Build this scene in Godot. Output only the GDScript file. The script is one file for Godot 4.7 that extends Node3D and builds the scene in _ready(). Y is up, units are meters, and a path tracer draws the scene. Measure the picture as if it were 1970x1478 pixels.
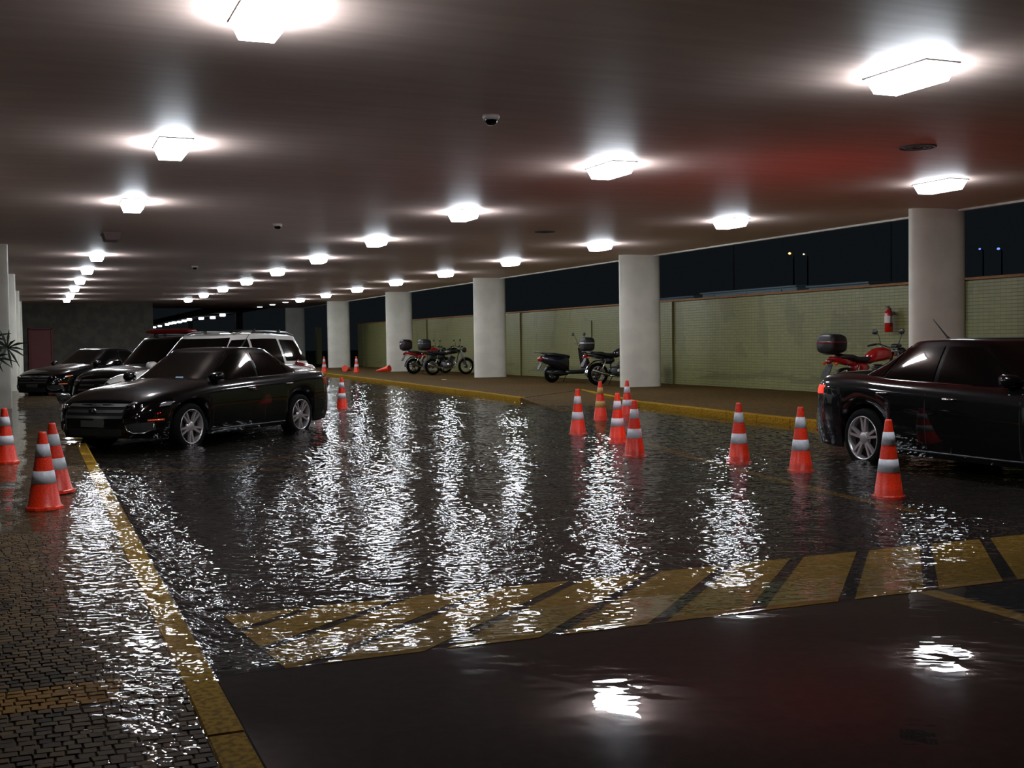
extends Node3D

# ---------------------------------------------------------------- layout (metres, y up, rows of lamps run along -z)
const ROAD := 0.0
const TABLE := 0.15          # raised crossing in the foreground and left pavement
const WALK := 0.19           # right pavement
const CEIL := 3.773
const KERB_X := 0.64
const RAMP_NEAR := -4.70
const RAMP_FAR := -6.42
const WATER := 0.09
const CREST := Vector2(0.92, 0.39)   # plan direction in which the ripple crests run
const LAMP_X := [1.52, 7.08, 12.60]

const ORD := ["first", "second", "third", "fourth", "fifth", "sixth", "seventh", "eighth", "ninth", "tenth", "eleventh", "twelfth", "thirteenth"]

var M := {}
var used := {}
var rng := RandomNumberGenerator.new()

func _ready() -> void:
	rng.seed = 7
	make_camera()
	make_environment()
	make_materials()
	make_structure()
	make_lamps()
	make_floor_details()
	make_water()
	make_pillars()
	make_vehicles()
	make_motorcycles()
	make_cones()
	make_small_things()
	make_distance()

# ---------------------------------------------------------------- camera, sky
func make_camera() -> void:
	var cam := Camera3D.new()
	cam.name = "camera"
	cam.fov = rad_to_deg(2.0 * atan(739.0 / 2227.2))
	cam.near = 0.05
	cam.far = 600.0
	var yaw := 0.3914
	var pitch := -0.0369
	var roll := -0.0141
	var f := Vector3(sin(yaw) * cos(pitch), sin(pitch), -cos(yaw) * cos(pitch))
	var r := Vector3(cos(yaw), 0, sin(yaw))
	var u := r.cross(f)
	var rr := r * cos(roll) + u * sin(roll)
	var uu := u * cos(roll) - r * sin(roll)
	cam.transform = Transform3D(Basis(rr, uu, -f), Vector3(0, 1.48, 0))
	add_child(cam)
	cam.current = true

func make_environment() -> void:
	var e := Environment.new()
	e.background_mode = Environment.BG_COLOR
	e.background_color = Color(0.028, 0.036, 0.045)
	e.tonemap_mode = Environment.TONE_MAPPER_LINEAR
	e.tonemap_exposure = 2.1
	e.sdfgi_enabled = true
	e.ssao_enabled = true
	e.ssil_enabled = true
	var w := WorldEnvironment.new()
	w.name = "world_environment"
	w.environment = e
	add_child(w)

# ---------------------------------------------------------------- naming and tagging
func numbered(n: String) -> String:
	if not used.has(n):
		used[n] = 0
		return n
	used[n] += 1
	return "%s_%03d" % [n, used[n]]

func tag(o: Node, label: String, category: String, group := "", kind := "") -> void:
	o.set_meta("label", label)
	o.set_meta("category", category)
	if group != "":
		o.set_meta("group", group)
	if kind != "":
		o.set_meta("kind", kind)

func thing(called: String, label: String, category: String, at := Vector3.ZERO, turn := 0.0, group := "") -> Node3D:
	var o := Node3D.new()
	o.name = numbered(called)
	o.position = at
	o.rotation.y = turn
	tag(o, label, category, group)
	add_child(o)
	return o

func commit(st: SurfaceTool, called: String, m: Material, parent: Node = null) -> MeshInstance3D:
	st.generate_normals()
	var o := MeshInstance3D.new()
	o.mesh = st.commit()
	o.material_override = null
	o.mesh.surface_set_material(0, m)
	o.cast_shadow = GeometryInstance3D.SHADOW_CASTING_SETTING_ON
	if parent == null:
		o.name = numbered(called)
		add_child(o)
	else:
		o.name = called
		parent.add_child(o, true)
	return o

func struct(st: SurfaceTool, called: String, m: Material) -> MeshInstance3D:
	var o := commit(st, called, m)
	o.set_meta("kind", "structure")
	return o

func again(mesh: Mesh, called: String, parent: Node, xf: Transform3D) -> MeshInstance3D:
	var o := MeshInstance3D.new()
	o.mesh = mesh
	o.name = called
	o.transform = xf
	parent.add_child(o, true)
	return o

func copy(o: Node3D, label: String, at: Vector3, turn: float) -> Node3D:
	var c: Node3D = o.duplicate()
	var base := String(o.name)
	c.name = numbered(base)
	add_child(c)
	c.position = at
	c.rotation = Vector3(0, turn, 0)
	c.set_meta("label", label)
	return c

# ---------------------------------------------------------------- materials
func mat(c: Color, rough := 0.6, metal := 0.0, spec := 0.5, coat := 0.0) -> StandardMaterial3D:
	var m := StandardMaterial3D.new()
	m.albedo_color = c
	m.roughness = rough
	m.metallic = metal
	m.metallic_specular = spec
	if coat > 0.0:
		m.clearcoat_enabled = true
		m.clearcoat = coat
		m.clearcoat_roughness = 0.03
	return m

func glow(c: Color, energy: float) -> StandardMaterial3D:
	var m := StandardMaterial3D.new()
	m.albedo_color = Color(0.8, 0.8, 0.8)
	m.roughness = 0.5
	m.emission_enabled = true
	m.emission = c
	m.emission_energy_multiplier = energy
	return m

func noise_tex(freq: float, sd: int, a: Color, b: Color, size := 512, oct := 4, lo := 0.0, hi := 1.0) -> NoiseTexture2D:
	var n := FastNoiseLite.new()
	n.seed = sd
	n.frequency = freq
	n.fractal_octaves = oct
	var t := NoiseTexture2D.new()
	t.width = size
	t.height = size
	t.seamless = true
	t.noise = n
	var g := Gradient.new()
	g.offsets = PackedFloat32Array([lo, hi])
	g.colors = PackedColorArray([a, b])
	t.color_ramp = g
	return t

func noise_plain(freq: float, sd: int, size := 512, oct := 4, as_normal := false, strength := 4.0) -> NoiseTexture2D:
	var n := FastNoiseLite.new()
	n.seed = sd
	n.frequency = freq
	n.fractal_octaves = oct
	var t := NoiseTexture2D.new()
	t.width = size
	t.height = size
	t.seamless = true
	t.noise = n
	if as_normal:
		t.as_normal_map = true
		t.bump_strength = strength
	return t

func textured(m: StandardMaterial3D, tex: Texture2D, scale: Vector3) -> StandardMaterial3D:
	m.albedo_texture = tex
	m.uv1_triplanar = true
	m.uv1_world_triplanar = true
	m.uv1_scale = scale
	return m

func make_materials() -> void:
	# wet asphalt
	var asphalt := mat(Color(1, 1, 1), 0.85, 0.0, 0.12)
	textured(asphalt, noise_tex(0.02, 3, Color(0.100, 0.080, 0.072), Color(0.165, 0.140, 0.125), 1024, 5, 0.3, 0.75), Vector3(0.6, 0.6, 0.6))
	M.asphalt = asphalt
	M.ceiling = textured(mat(Color(1, 1, 1), 0.55, 0.0, 0.35), noise_tex(0.012, 5, Color(0.86, 0.755, 0.71), Color(0.89, 0.785, 0.74), 512, 4, 0.3, 0.7), Vector3(0.08, 0.08, 0.9))
	M.fascia = mat(Color(0.80, 0.79, 0.76), 0.6)
	M.pillar = textured(mat(Color(1, 1, 1), 0.55, 0.0, 0.4), noise_tex(0.01, 8, Color(0.83, 0.81, 0.755), Color(0.87, 0.85, 0.79), 512, 5, 0.3, 0.7), Vector3(0.25, 0.25, 0.25))
	M.dark_wall = textured(mat(Color(1, 1, 1), 0.8), noise_tex(0.01, 9, Color(0.20, 0.185, 0.15), Color(0.25, 0.235, 0.19), 512, 4, 0.3, 0.7), Vector3(0.3, 0.3, 0.3))
	M.paving = textured(mat(Color(1, 1, 1), 0.8, 0.0, 0.14), cobble_texture(), Vector3(1.0, 1.0, 1.0))
	M.mortar = textured(mat(Color(1, 1, 1), 0.85, 0.0, 0.14), noise_tex(0.05, 10, Color(0.13, 0.105, 0.085), Color(0.21, 0.175, 0.145), 256), Vector3(2, 2, 2))
	M.yellow = textured(mat(Color(1, 1, 1), 0.8, 0.0, 0.14), noise_tex(0.02, 11, Color(0.44, 0.325, 0.08), Color(0.58, 0.44, 0.11), 1024, 5, 0.25, 0.7), Vector3(0.7, 0.7, 0.7))
	M.yellow_worn = textured(mat(Color(1, 1, 1), 0.8, 0.0, 0.14), noise_tex(0.03, 18, Color(0.15, 0.12, 0.07), Color(0.42, 0.30, 0.05), 1024, 5, 0.3, 0.6), Vector3(0.9, 0.9, 0.9))
	M.kerb_yellow = textured(mat(Color(1, 1, 1), 0.8, 0.0, 0.14), noise_tex(0.03, 12, Color(0.45, 0.335, 0.09), Color(0.61, 0.465, 0.11), 1024, 5, 0.28, 0.62), Vector3(0.8, 0.8, 0.8))
	M.water = water_material(0.2, 0.015)
	M.film = water_material(0.06, 0.015)
	# car finishes
	M.black_paint = mat(Color(0.018, 0.019, 0.022), 0.35, 0.0, 0.12, 1.0)
	M.white_paint = mat(Color(0.80, 0.78, 0.75), 0.3, 0.0, 0.5, 1.0)
	M.dark_paint = mat(Color(0.05, 0.053, 0.055), 0.35, 0.0, 0.12, 1.0)
	M.glass = mat(Color(0.012, 0.014, 0.014), 0.03, 0.0, 0.45)
	M.tyre = mat(Color(0.035, 0.035, 0.035), 0.8, 0.0, 0.2)
	M.rubber = mat(Color(0.06, 0.06, 0.06), 0.8)
	M.black_plastic = mat(Color(0.075, 0.075, 0.08), 0.45)
	M.alloy = mat(Color(0.74, 0.72, 0.72), 0.32, 0.75)
	M.chrome = mat(Color(0.82, 0.82, 0.82), 0.12, 1.0)
	M.steel = mat(Color(0.55, 0.55, 0.55), 0.3, 0.9)
	M.lens = mat(Color(0.50, 0.52, 0.54), 0.08, 0.3, 0.6, 1.0)
	M.amber = mat(Color(0.85, 0.32, 0.07), 0.2, 0.0, 0.5, 1.0)
	M.red_lens = mat(Color(0.55, 0.04, 0.04), 0.15, 0.0, 0.5, 1.0)
	M.tail_lit = glow(Color(1.0, 0.20, 0.08), 0.55)
	M.tail_lit.albedo_color = Color(0.5, 0.04, 0.03)
	M.red_paint = mat(Color(0.62, 0.05, 0.06), 0.25, 0.0, 0.5, 1.0)
	M.seat = mat(Color(0.07, 0.07, 0.07), 0.55)
	M.engine = mat(Color(0.34, 0.34, 0.34), 0.4, 0.7)
	M.plate = mat(Color(0.24, 0.24, 0.23), 0.5)
	M.sticker = mat(Color(0.22, 0.46, 0.62), 0.5)
	M.navy = mat(Color(0.07, 0.08, 0.12), 0.2, 0.0, 0.5, 1.0)
	M.green_black = mat(Color(0.07, 0.085, 0.08), 0.2, 0.0, 0.5, 1.0)
	# cones
	M.cone = textured(mat(Color(1, 1, 1), 0.4, 0.0, 0.5), noise_tex(0.03, 13, Color(0.82, 0.14, 0.05), Color(0.95, 0.24, 0.09), 512, 4, 0.3, 0.6), Vector3(3, 3, 3))
	M.band = textured(mat(Color(1, 1, 1), 0.4, 0.0, 0.5), noise_tex(0.05, 14, Color(0.56, 0.56, 0.57), Color(0.83, 0.83, 0.85), 512, 4, 0.2, 0.45), Vector3(5, 5, 5))
	M.band_worn = textured(mat(Color(1, 1, 1), 0.5), noise_tex(0.06, 15, Color(0.58, 0.22, 0.10), Color(0.80, 0.72, 0.42), 512, 4, 0.35, 0.5), Vector3(6, 6, 6))
	M.extinguisher = mat(Color(0.70, 0.06, 0.06), 0.3, 0.0, 0.5, 1.0)
	M.label = mat(Color(0.80, 0.78, 0.74), 0.6)
	M.leaf = mat(Color(0.07, 0.11, 0.045), 0.5)
	M.pot = mat(Color(0.30, 0.22, 0.18), 0.7)
	M.pale_plastic = mat(Color(0.72, 0.66, 0.64), 0.5)
	M.unlit_lamp = mat(Color(0.62, 0.52, 0.52), 0.5)
	M.dark_red = mat(Color(0.32, 0.06, 0.06), 0.6)
	M.concrete_dark = textured(mat(Color(1, 1, 1), 0.9), noise_tex(0.02, 16, Color(0.16, 0.17, 0.17), Color(0.24, 0.25, 0.25), 256), Vector3(0.2, 0.2, 0.2))
	M.sheet_roof = mat(Color(0.46, 0.53, 0.56), 0.6)
	M.coping = textured(mat(Color(1, 1, 1), 0.7), noise_tex(0.02, 17, Color(0.42, 0.27, 0.12), Color(0.60, 0.40, 0.20), 256), Vector3(1, 1, 1))
	M.lamp = glow(Color(0.93, 0.965, 1.0), 34.0)
	M.lamp_small = glow(Color(0.93, 0.965, 1.0), 3.0)
	M.lamp_rim = mat(Color(0.55, 0.55, 0.55), 0.5)

func water_material(alpha: float, rough: float) -> StandardMaterial3D:
	var m := StandardMaterial3D.new()
	m.albedo_color = Color(0.11, 0.10, 0.07, alpha)
	m.transparency = BaseMaterial3D.TRANSPARENCY_ALPHA
	m.roughness = rough
	m.metallic_specular = 0.38
	return m

func cobble_texture() -> ImageTexture:
	# far paving where single setts can no longer be told apart: 1 m square, setts of about 5 cm
	var n := 512
	var im := Image.create(n, n, false, Image.FORMAT_RGB8)
	im.fill(Color(0.20, 0.155, 0.10))
	var g := RandomNumberGenerator.new()
	g.seed = 21
	var rows := 18
	for r in rows:
		var x := 0
		var y0 := int(float(r) * n / rows)
		var y1 := int(float(r + 1) * n / rows)
		while x < n:
			var w: int = g.randi_range(24, 38)
			if n - (x + w) < 20:
				w = n - x
			var v := g.randf_range(0.75, 1.1)
			im.fill_rect(Rect2i(x + 1, y0 + 1, w - 3, y1 - y0 - 3), Color(0.34 * v, 0.26 * v, 0.135 * v))
			x += w
	return ImageTexture.create_from_image(im)

func tile_material() -> StandardMaterial3D:
	# small glazed wall tiles, 7 x 14 cm, far below ten pixels each in the picture
	var cols := 8
	var rows := 16
	var tw := 64
	var th := 32
	var im := Image.create(cols * tw, rows * th, false, Image.FORMAT_RGB8)
	var hm := Image.create(cols * tw, rows * th, false, Image.FORMAT_RGB8)
	im.fill(Color(0.36, 0.35, 0.21))
	hm.fill(Color(0.2, 0.2, 0.2))
	var g := RandomNumberGenerator.new()
	g.seed = 5
	for r in rows:
		for c in cols:
			var v := g.randf_range(0.96, 1.03)
			im.fill_rect(Rect2i(c * tw + 2, r * th + 3, tw - 4, th - 6), Color(0.49 * v, 0.48 * v, 0.30 * v))
			hm.fill_rect(Rect2i(c * tw + 2, r * th + 3, tw - 4, th - 6), Color(0.8, 0.8, 0.8) * g.randf_range(0.85, 1.0))
	var m := mat(Color(1, 1, 1), 0.4, 0.0, 0.45)
	m.albedo_texture = ImageTexture.create_from_image(im)
	m.heightmap_enabled = true
	m.heightmap_scale = 0.3
	m.heightmap_texture = ImageTexture.create_from_image(hm)
	# stains: grime along the foot and runs below the coping, as patches with a ragged outline
	var sw := 1024
	var sh := 128
	var stain := Image.create(sw, sh, false, Image.FORMAT_RGBA8)
	var n1 := FastNoiseLite.new()
	n1.seed = 31
	n1.frequency = 0.02
	n1.fractal_octaves = 5
	var n2 := FastNoiseLite.new()
	n2.seed = 32
	n2.frequency = 0.03
	n2.fractal_octaves = 3
	for y in sh:
		for x in sw:
			var h := 1.0 - float(y) / sh
			var a := 0.0
			if absf(h - 0.14 - 0.03 * n2.get_noise_2d(x * 0.6, 3)) < 0.055 and n1.get_noise_2d(x * 1.3, y * 3.0) > 0.02:
				a = 0.45
			if n1.get_noise_2d(x * 2.2, y * 0.25 + 300) > 0.26 and h > 0.3 + 0.5 * absf(n2.get_noise_2d(x * 2.0, 9)):
				a = maxf(a, 0.28)
			stain.set_pixel(x, y, Color(0.30, 0.28, 0.18, a))
	m.detail_enabled = true
	m.detail_albedo = ImageTexture.create_from_image(stain)
	m.detail_blend_mode = BaseMaterial3D.BLEND_MODE_MIX
	m.detail_uv_layer = BaseMaterial3D.DETAIL_UV_2
	return m

# ---------------------------------------------------------------- geometry helpers
func S(flat := false) -> SurfaceTool:
	var st := SurfaceTool.new()
	st.begin(Mesh.PRIMITIVE_TRIANGLES)
	st.set_smooth_group(-1 if flat else 0)
	return st

func tri(st: SurfaceTool, a: Vector3, b: Vector3, c: Vector3) -> void:
	st.add_vertex(a)
	st.add_vertex(b)
	st.add_vertex(c)

func quad(st: SurfaceTool, a: Vector3, b: Vector3, c: Vector3, d: Vector3) -> void:
	tri(st, a, b, c)
	tri(st, a, c, d)

func box(st: SurfaceTool, c: Vector3, s: Vector3, b := 0.0, basis := Basis()) -> void:
	# bevelled box, flat shaded
	st.set_smooth_group(-1)
	var h := s * 0.5
	b = minf(b, minf(h.x, minf(h.y, h.z)) * 0.9)
	if b <= 0.0:
		var v := []
		for i in 8:
			v.append(c + basis * Vector3(h.x if i & 1 else -h.x, h.y if i & 2 else -h.y, h.z if i & 4 else -h.z))
		for f in [[0, 1, 3, 2], [5, 4, 6, 7], [4, 0, 2, 6], [1, 5, 7, 3], [2, 3, 7, 6], [4, 5, 1, 0]]:
			quad(st, v[f[0]], v[f[3]], v[f[2]], v[f[1]])
		return
	var p := {}
	for i in 8:
		var sg := Vector3(1 if i & 1 else -1, 1 if i & 2 else -1, 1 if i & 4 else -1)
		for ax in 3:
			var q := h - Vector3(b, b, b)
			q[ax] = h[ax]
			p[i * 3 + ax] = c + basis * (q * sg)
	var fs := [[0, [0, 2, 6, 4], -1], [0, [1, 5, 7, 3], 1], [1, [0, 4, 5, 1], -1], [1, [2, 3, 7, 6], 1], [2, [0, 1, 3, 2], -1], [2, [4, 6, 7, 5], 1]]
	for f in fs:
		var k: Array = f[1]
		var ax: int = f[0]
		quad(st, p[k[0] * 3 + ax], p[k[1] * 3 + ax], p[k[2] * 3 + ax], p[k[3] * 3 + ax])
	for i in 8:
		for ax in 3:
			var j: int = i | (1 << ax)
			if j == i:
				continue
			var a1 := (ax + 1) % 3
			var a2 := (ax + 2) % 3
			quad(st, p[i * 3 + a1], p[j * 3 + a1], p[j * 3 + a2], p[i * 3 + a2])
		tri(st, p[i * 3], p[i * 3 + 1], p[i * 3 + 2])

func loft(st: SurfaceTool, rings: Array, cap := true, closed := true) -> void:
	for i in rings.size() - 1:
		var a: Array = rings[i]
		var b: Array = rings[i + 1]
		var n := a.size()
		for k in (n if closed else n - 1):
			var l := (k + 1) % n
			quad(st, a[k], a[l], b[l], b[k])
	if cap:
		for e in [0, rings.size() - 1]:
			var r: Array = rings[e]
			var c := Vector3.ZERO
			for v in r:
				c += v
			c /= r.size()
			for k in r.size():
				var l := (k + 1) % r.size()
				if e == 0:
					tri(st, c, r[l], r[k])
				else:
					tri(st, c, r[k], r[l])

func ring_x(x: float, y: float, z: float, hw: float, hh: float, n := 2.0, seg := 20) -> Array:
	# superellipse in the y-z plane
	var out := []
	for k in seg:
		var t := TAU * k / seg
		var c := cos(t)
		var s := sin(t)
		out.append(Vector3(x, y + hh * signf(s) * pow(absf(s), 2.0 / n), z + hw * signf(c) * pow(absf(c), 2.0 / n)))
	return out

func body_x(secs: Array, n := 2.5, seg := 20, xf := Transform3D()) -> SurfaceTool:
	# secs: [x, y, z, half width, half height], smoothed along x
	var st := S()
	var rings := []
	for i in secs.size():
		var s: Array = secs[i]
		var r := ring_x(s[0], s[1], s[2], s[3], s[4], n, seg)
		for k in r.size():
			r[k] = xf * r[k]
		rings.append(r)
	loft(st, rings)
	return st

func tube(st: SurfaceTool, pts: Array, rad, seg := 8, cap := true) -> void:
	var rings := []
	var up := Vector3.UP
	for i in pts.size():
		var p: Vector3 = pts[i]
		var d: Vector3
		if i == 0:
			d = pts[1] - p
		elif i == pts.size() - 1:
			d = p - pts[i - 1]
		else:
			d = (pts[i + 1] - p).normalized() + (p - pts[i - 1]).normalized()
		d = d.normalized()
		if absf(d.dot(up)) > 0.95:
			up = Vector3.RIGHT if absf(d.x) < 0.9 else Vector3.BACK
		var a := d.cross(up).normalized()
		var b := a.cross(d).normalized()
		up = b
		var r: float = rad[i] if rad is Array else rad
		var ring := []
		for k in seg:
			var t := TAU * k / seg
			ring.append(p + (a * cos(t) + b * sin(t)) * r)
		rings.append(ring)
	loft(st, rings, cap)

func lathe(st: SurfaceTool, prof: Array, seg: int, xf := Transform3D(), sweep := TAU) -> void:
	# prof: Vector2(radius, height) about the y axis
	var rings := []
	for p in prof:
		var r := []
		for k in seg:
			var t := TAU * k / seg
			r.append(xf * Vector3(p.x * cos(t), p.y, p.x * sin(t)))
		rings.append(r)
	loft(st, rings, false)

func sheet(st: SurfaceTool, g: Array, back: Vector3) -> void:
	# a curved panel g[row][col] with edges turned back by the vector back
	var R := g.size()
	var C: int = g[0].size()
	for i in R - 1:
		for k in C - 1:
			quad(st, g[i][k], g[i][k + 1], g[i + 1][k + 1], g[i + 1][k])
	var rim := []
	for k in C:
		rim.append(g[0][k])
	for i in range(1, R):
		rim.append(g[i][C - 1])
	for k in range(C - 2, -1, -1):
		rim.append(g[R - 1][k])
	for i in range(R - 2, 0, -1):
		rim.append(g[i][0])
	st.set_smooth_group(1)
	for k in rim.size():
		var l := (k + 1) % rim.size()
		quad(st, rim[k], rim[k] + back, rim[l] + back, rim[l])
	st.set_smooth_group(0)

func lerp_table(t: Array, x: float) -> float:
	# smooth interpolation through [x, y] pairs with ascending x
	var n := t.size()
	if x <= t[0][0]:
		return t[0][1]
	if x >= t[n - 1][0]:
		return t[n - 1][1]
	var i := 0
	while t[i + 1][0] < x:
		i += 1
	var h: float = t[i + 1][0] - t[i][0]
	var u: float = (x - t[i][0]) / h
	var d: float = (t[i + 1][1] - t[i][1]) / h
	var m0 := d
	var m1 := d
	if i > 0:
		var dp: float = (t[i][1] - t[i - 1][1]) / (t[i][0] - t[i - 1][0])
		m0 = 0.0 if dp * d <= 0.0 else 2.0 * dp * d / (dp + d)
	if i < n - 2:
		var dn: float = (t[i + 2][1] - t[i + 1][1]) / (t[i + 2][0] - t[i + 1][0])
		m1 = 0.0 if dn * d <= 0.0 else 2.0 * dn * d / (dn + d)
	var u2 := u * u
	var u3 := u2 * u
	return (2 * u3 - 3 * u2 + 1) * t[i][1] + (u3 - 2 * u2 + u) * h * m0 + (-2 * u3 + 3 * u2) * t[i + 1][1] + (u3 - u2) * h * m1

func slab(x0: float, x1: float, z0: float, z1: float, y0: float, y1: float) -> SurfaceTool:
	var st := S(true)
	box(st, Vector3((x0 + x1) / 2, (y0 + y1) / 2, (z0 + z1) / 2), Vector3(absf(x1 - x0), absf(y1 - y0), absf(z1 - z0)))
	return st

func prism(st: SurfaceTool, poly: PackedVector2Array, y0: float, y1: float) -> void:
	# plan polygon (x, z) extruded from y0 to y1
	st.set_smooth_group(-1)
	var idx := Geometry2D.triangulate_polygon(poly)
	for i in range(0, idx.size(), 3):
		var a := poly[idx[i]]
		var b := poly[idx[i + 1]]
		var c := poly[idx[i + 2]]
		if (b - a).cross(c - a) < 0:
			var t := b
			b = c
			c = t
		tri(st, Vector3(a.x, y1, a.y), Vector3(b.x, y1, b.y), Vector3(c.x, y1, c.y))
		tri(st, Vector3(a.x, y0, a.y), Vector3(c.x, y0, c.y), Vector3(b.x, y0, b.y))
	for i in poly.size():
		var a := poly[i]
		var b := poly[(i + 1) % poly.size()]
		quad(st, Vector3(a.x, y0, a.y), Vector3(b.x, y0, b.y), Vector3(b.x, y1, b.y), Vector3(a.x, y1, a.y))

# ---------------------------------------------------------------- structure
const RIGHT_KERB := [[12.9, -64.0], [11.74, -48.4], [11.43, -42.2], [10.86, -34.1], [10.57, -28.7], [10.26, -24.4]]
const RIGHT_KERB_NEAR := [[13.3, -27.5], [11.6, -21.2], [11.2, -17.3], [11.1, -14.4], [11.1, 6.0]]

func ground(z: float) -> float:
	if z >= RAMP_NEAR:
		return TABLE
	if z <= RAMP_FAR:
		return ROAD
	var u := (z - RAMP_FAR) / (RAMP_NEAR - RAMP_FAR)
	return ROAD + (TABLE - ROAD) * u

func make_structure() -> void:
	# road, ramp and raised crossing are one continuous asphalt floor
	var st := S(true)
	var x0 := KERB_X - 0.02
	var x1 := 17.2
	var line := [[8.0, TABLE], [RAMP_NEAR, TABLE], [RAMP_FAR, ROAD], [-170.0, ROAD]]
	for i in 3:
		var a: Array = line[i]
		var b: Array = line[i + 1]
		quad(st, Vector3(x0, a[1], a[0]), Vector3(x0, b[1], b[0]), Vector3(x1, b[1], b[0]), Vector3(x1, a[1], a[0]))
		quad(st, Vector3(x0, -0.4, a[0]), Vector3(x1, -0.4, a[0]), Vector3(x1, -0.4, b[0]), Vector3(x0, -0.4, b[0]))
		for x in [x0, x1]:
			quad(st, Vector3(x, a[1], a[0]), Vector3(x, b[1], b[0]), Vector3(x, -0.4, b[0]), Vector3(x, -0.4, a[0]))
	struct(st, "floor", M.asphalt)
	# left pavement: far part as a paved slab, near part as a mortar bed for the setts
	struct(slab(-4.7, 0.54, -16.0, -64.0, -0.4, TABLE), "floor_left_far", M.paving)
	# right pavement with its dropped ramp
	var poly := PackedVector2Array()
	for p in RIGHT_KERB:
		poly.append(Vector2(p[0] + 0.14, p[1]))
	for p in RIGHT_KERB_NEAR:
		poly.append(Vector2(p[0] + 0.14, p[1]))
	poly.append(Vector2(17.0, 6.0))
	poly.append(Vector2(17.0, -64.0))
	st = S(true)
	prism(st, poly, -0.2, WALK)
	struct(st, "floor_right_walk", M.paving)
	st = S(true)
	quad(st, Vector3(10.3, WALK - 0.005, -24.5), Vector3(13.4, WALK - 0.005, -27.6), Vector3(11.7, 0.06, -21.1), Vector3(9.95, 0.03, -21.6))
	quad(st, Vector3(10.3, -0.1, -24.5), Vector3(9.95, -0.1, -21.6), Vector3(11.7, -0.1, -21.1), Vector3(13.4, -0.1, -27.6))
	quad(st, Vector3(10.3, WALK - 0.005, -24.5), Vector3(9.95, 0.03, -21.6), Vector3(9.95, -0.1, -21.6), Vector3(10.3, -0.1, -24.5))
	quad(st, Vector3(9.95, 0.03, -21.6), Vector3(11.7, 0.06, -21.1), Vector3(11.7, -0.1, -21.1), Vector3(9.95, -0.1, -21.6))
	struct(st, "floor_walk_ramp", M.paving)
	# ceiling slab with its pale drip edge
	struct(slab(-4.7, 15.66, 9.0, -73.0, CEIL, CEIL + 0.45), "ceiling", M.ceiling)
	struct(slab(15.66, 15.76, 9.0, -73.0, CEIL - 0.035, CEIL + 0.5), "trim_1", M.fascia)
	# tiled boundary wall beyond the right pavement
	var tm := tile_material()
	M.tile = tm
	st = S(true)
	wall_quad(st, Vector3(17.0, WALK, -64.0), Vector3(17.0, WALK, 8.0), 2.55)
	struct(st, "wall_right", tm)
	for i in 6:
		var z := -18.0 - 11.24 * i
		st = S(true)
		wall_quad(st, Vector3(16.94, WALK, z - 0.28), Vector3(16.94, WALK, z + 0.28), 2.55)
		struct(st, "wall_right_pier", tm)
	var cop := struct(slab(16.92, 17.32, 8.0, -64.0, 2.551, 2.60), "trim_2", M.coping)
	cop.set_meta("label", "rust brown coping along the top of the tiled wall")
	struct(slab(-5.0, -4.7, 9.0, -64.3, -0.2, CEIL + 0.45), "wall_left", M.dark_wall)
	struct(slab(-4.7, 5.9, -64.0, -64.3, -0.2, CEIL), "wall_back", M.dark_wall)

func wall_quad(st: SurfaceTool, a: Vector3, b: Vector3, top: float) -> void:
	# vertical tiled wall 0.3 m thick that faces -x, uv in tiles
	var l := absf(b.z - a.z)
	var h := top - a.y
	var u := l / (8 * 0.14)
	var v := h / (16 * 0.07)
	var p := [Vector3(a.x, a.y, a.z), Vector3(b.x, a.y, b.z), Vector3(b.x, top, b.z), Vector3(a.x, top, a.z)]
	var uv := [Vector2(0, v), Vector2(u, v), Vector2(u, 0), Vector2(0, 0)]
	var uv2 := [Vector2(0, 1), Vector2(1, 1), Vector2(1, 0), Vector2(0, 0)]
	for k in [0, 1, 2, 0, 2, 3]:
		st.set_uv(uv[k])
		st.set_uv2(uv2[k])
		st.add_vertex(p[k])
	var back := Vector3(0.3, 0, 0)
	for k in 4:
		var l2 := (k + 1) % 4
		for q in [p[k], p[l2], p[l2] + back, p[k], p[l2] + back, p[k] + back]:
			st.set_uv(Vector2(0.3, 0.3))
			st.set_uv2(Vector2(0.02, 0.9))
			st.add_vertex(q)
	for k in [3, 2, 1, 3, 1, 0]:
		st.set_uv(uv[k])
		st.set_uv2(uv2[k])
		st.add_vertex(p[k] + back)

# ---------------------------------------------------------------- lamps
func lamp_shape(st: SurfaceTool, w0: float, l0: float, w1: float, l1: float, y0: float, y1: float) -> void:
	st.set_smooth_group(-1)
	var a := [Vector3(-w0, y0, -l0), Vector3(w0, y0, -l0), Vector3(w0, y0, l0), Vector3(-w0, y0, l0)]
	var b := [Vector3(-w1, y1, -l1), Vector3(w1, y1, -l1), Vector3(w1, y1, l1), Vector3(-w1, y1, l1)]
	loft(st, [a, b])

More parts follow.
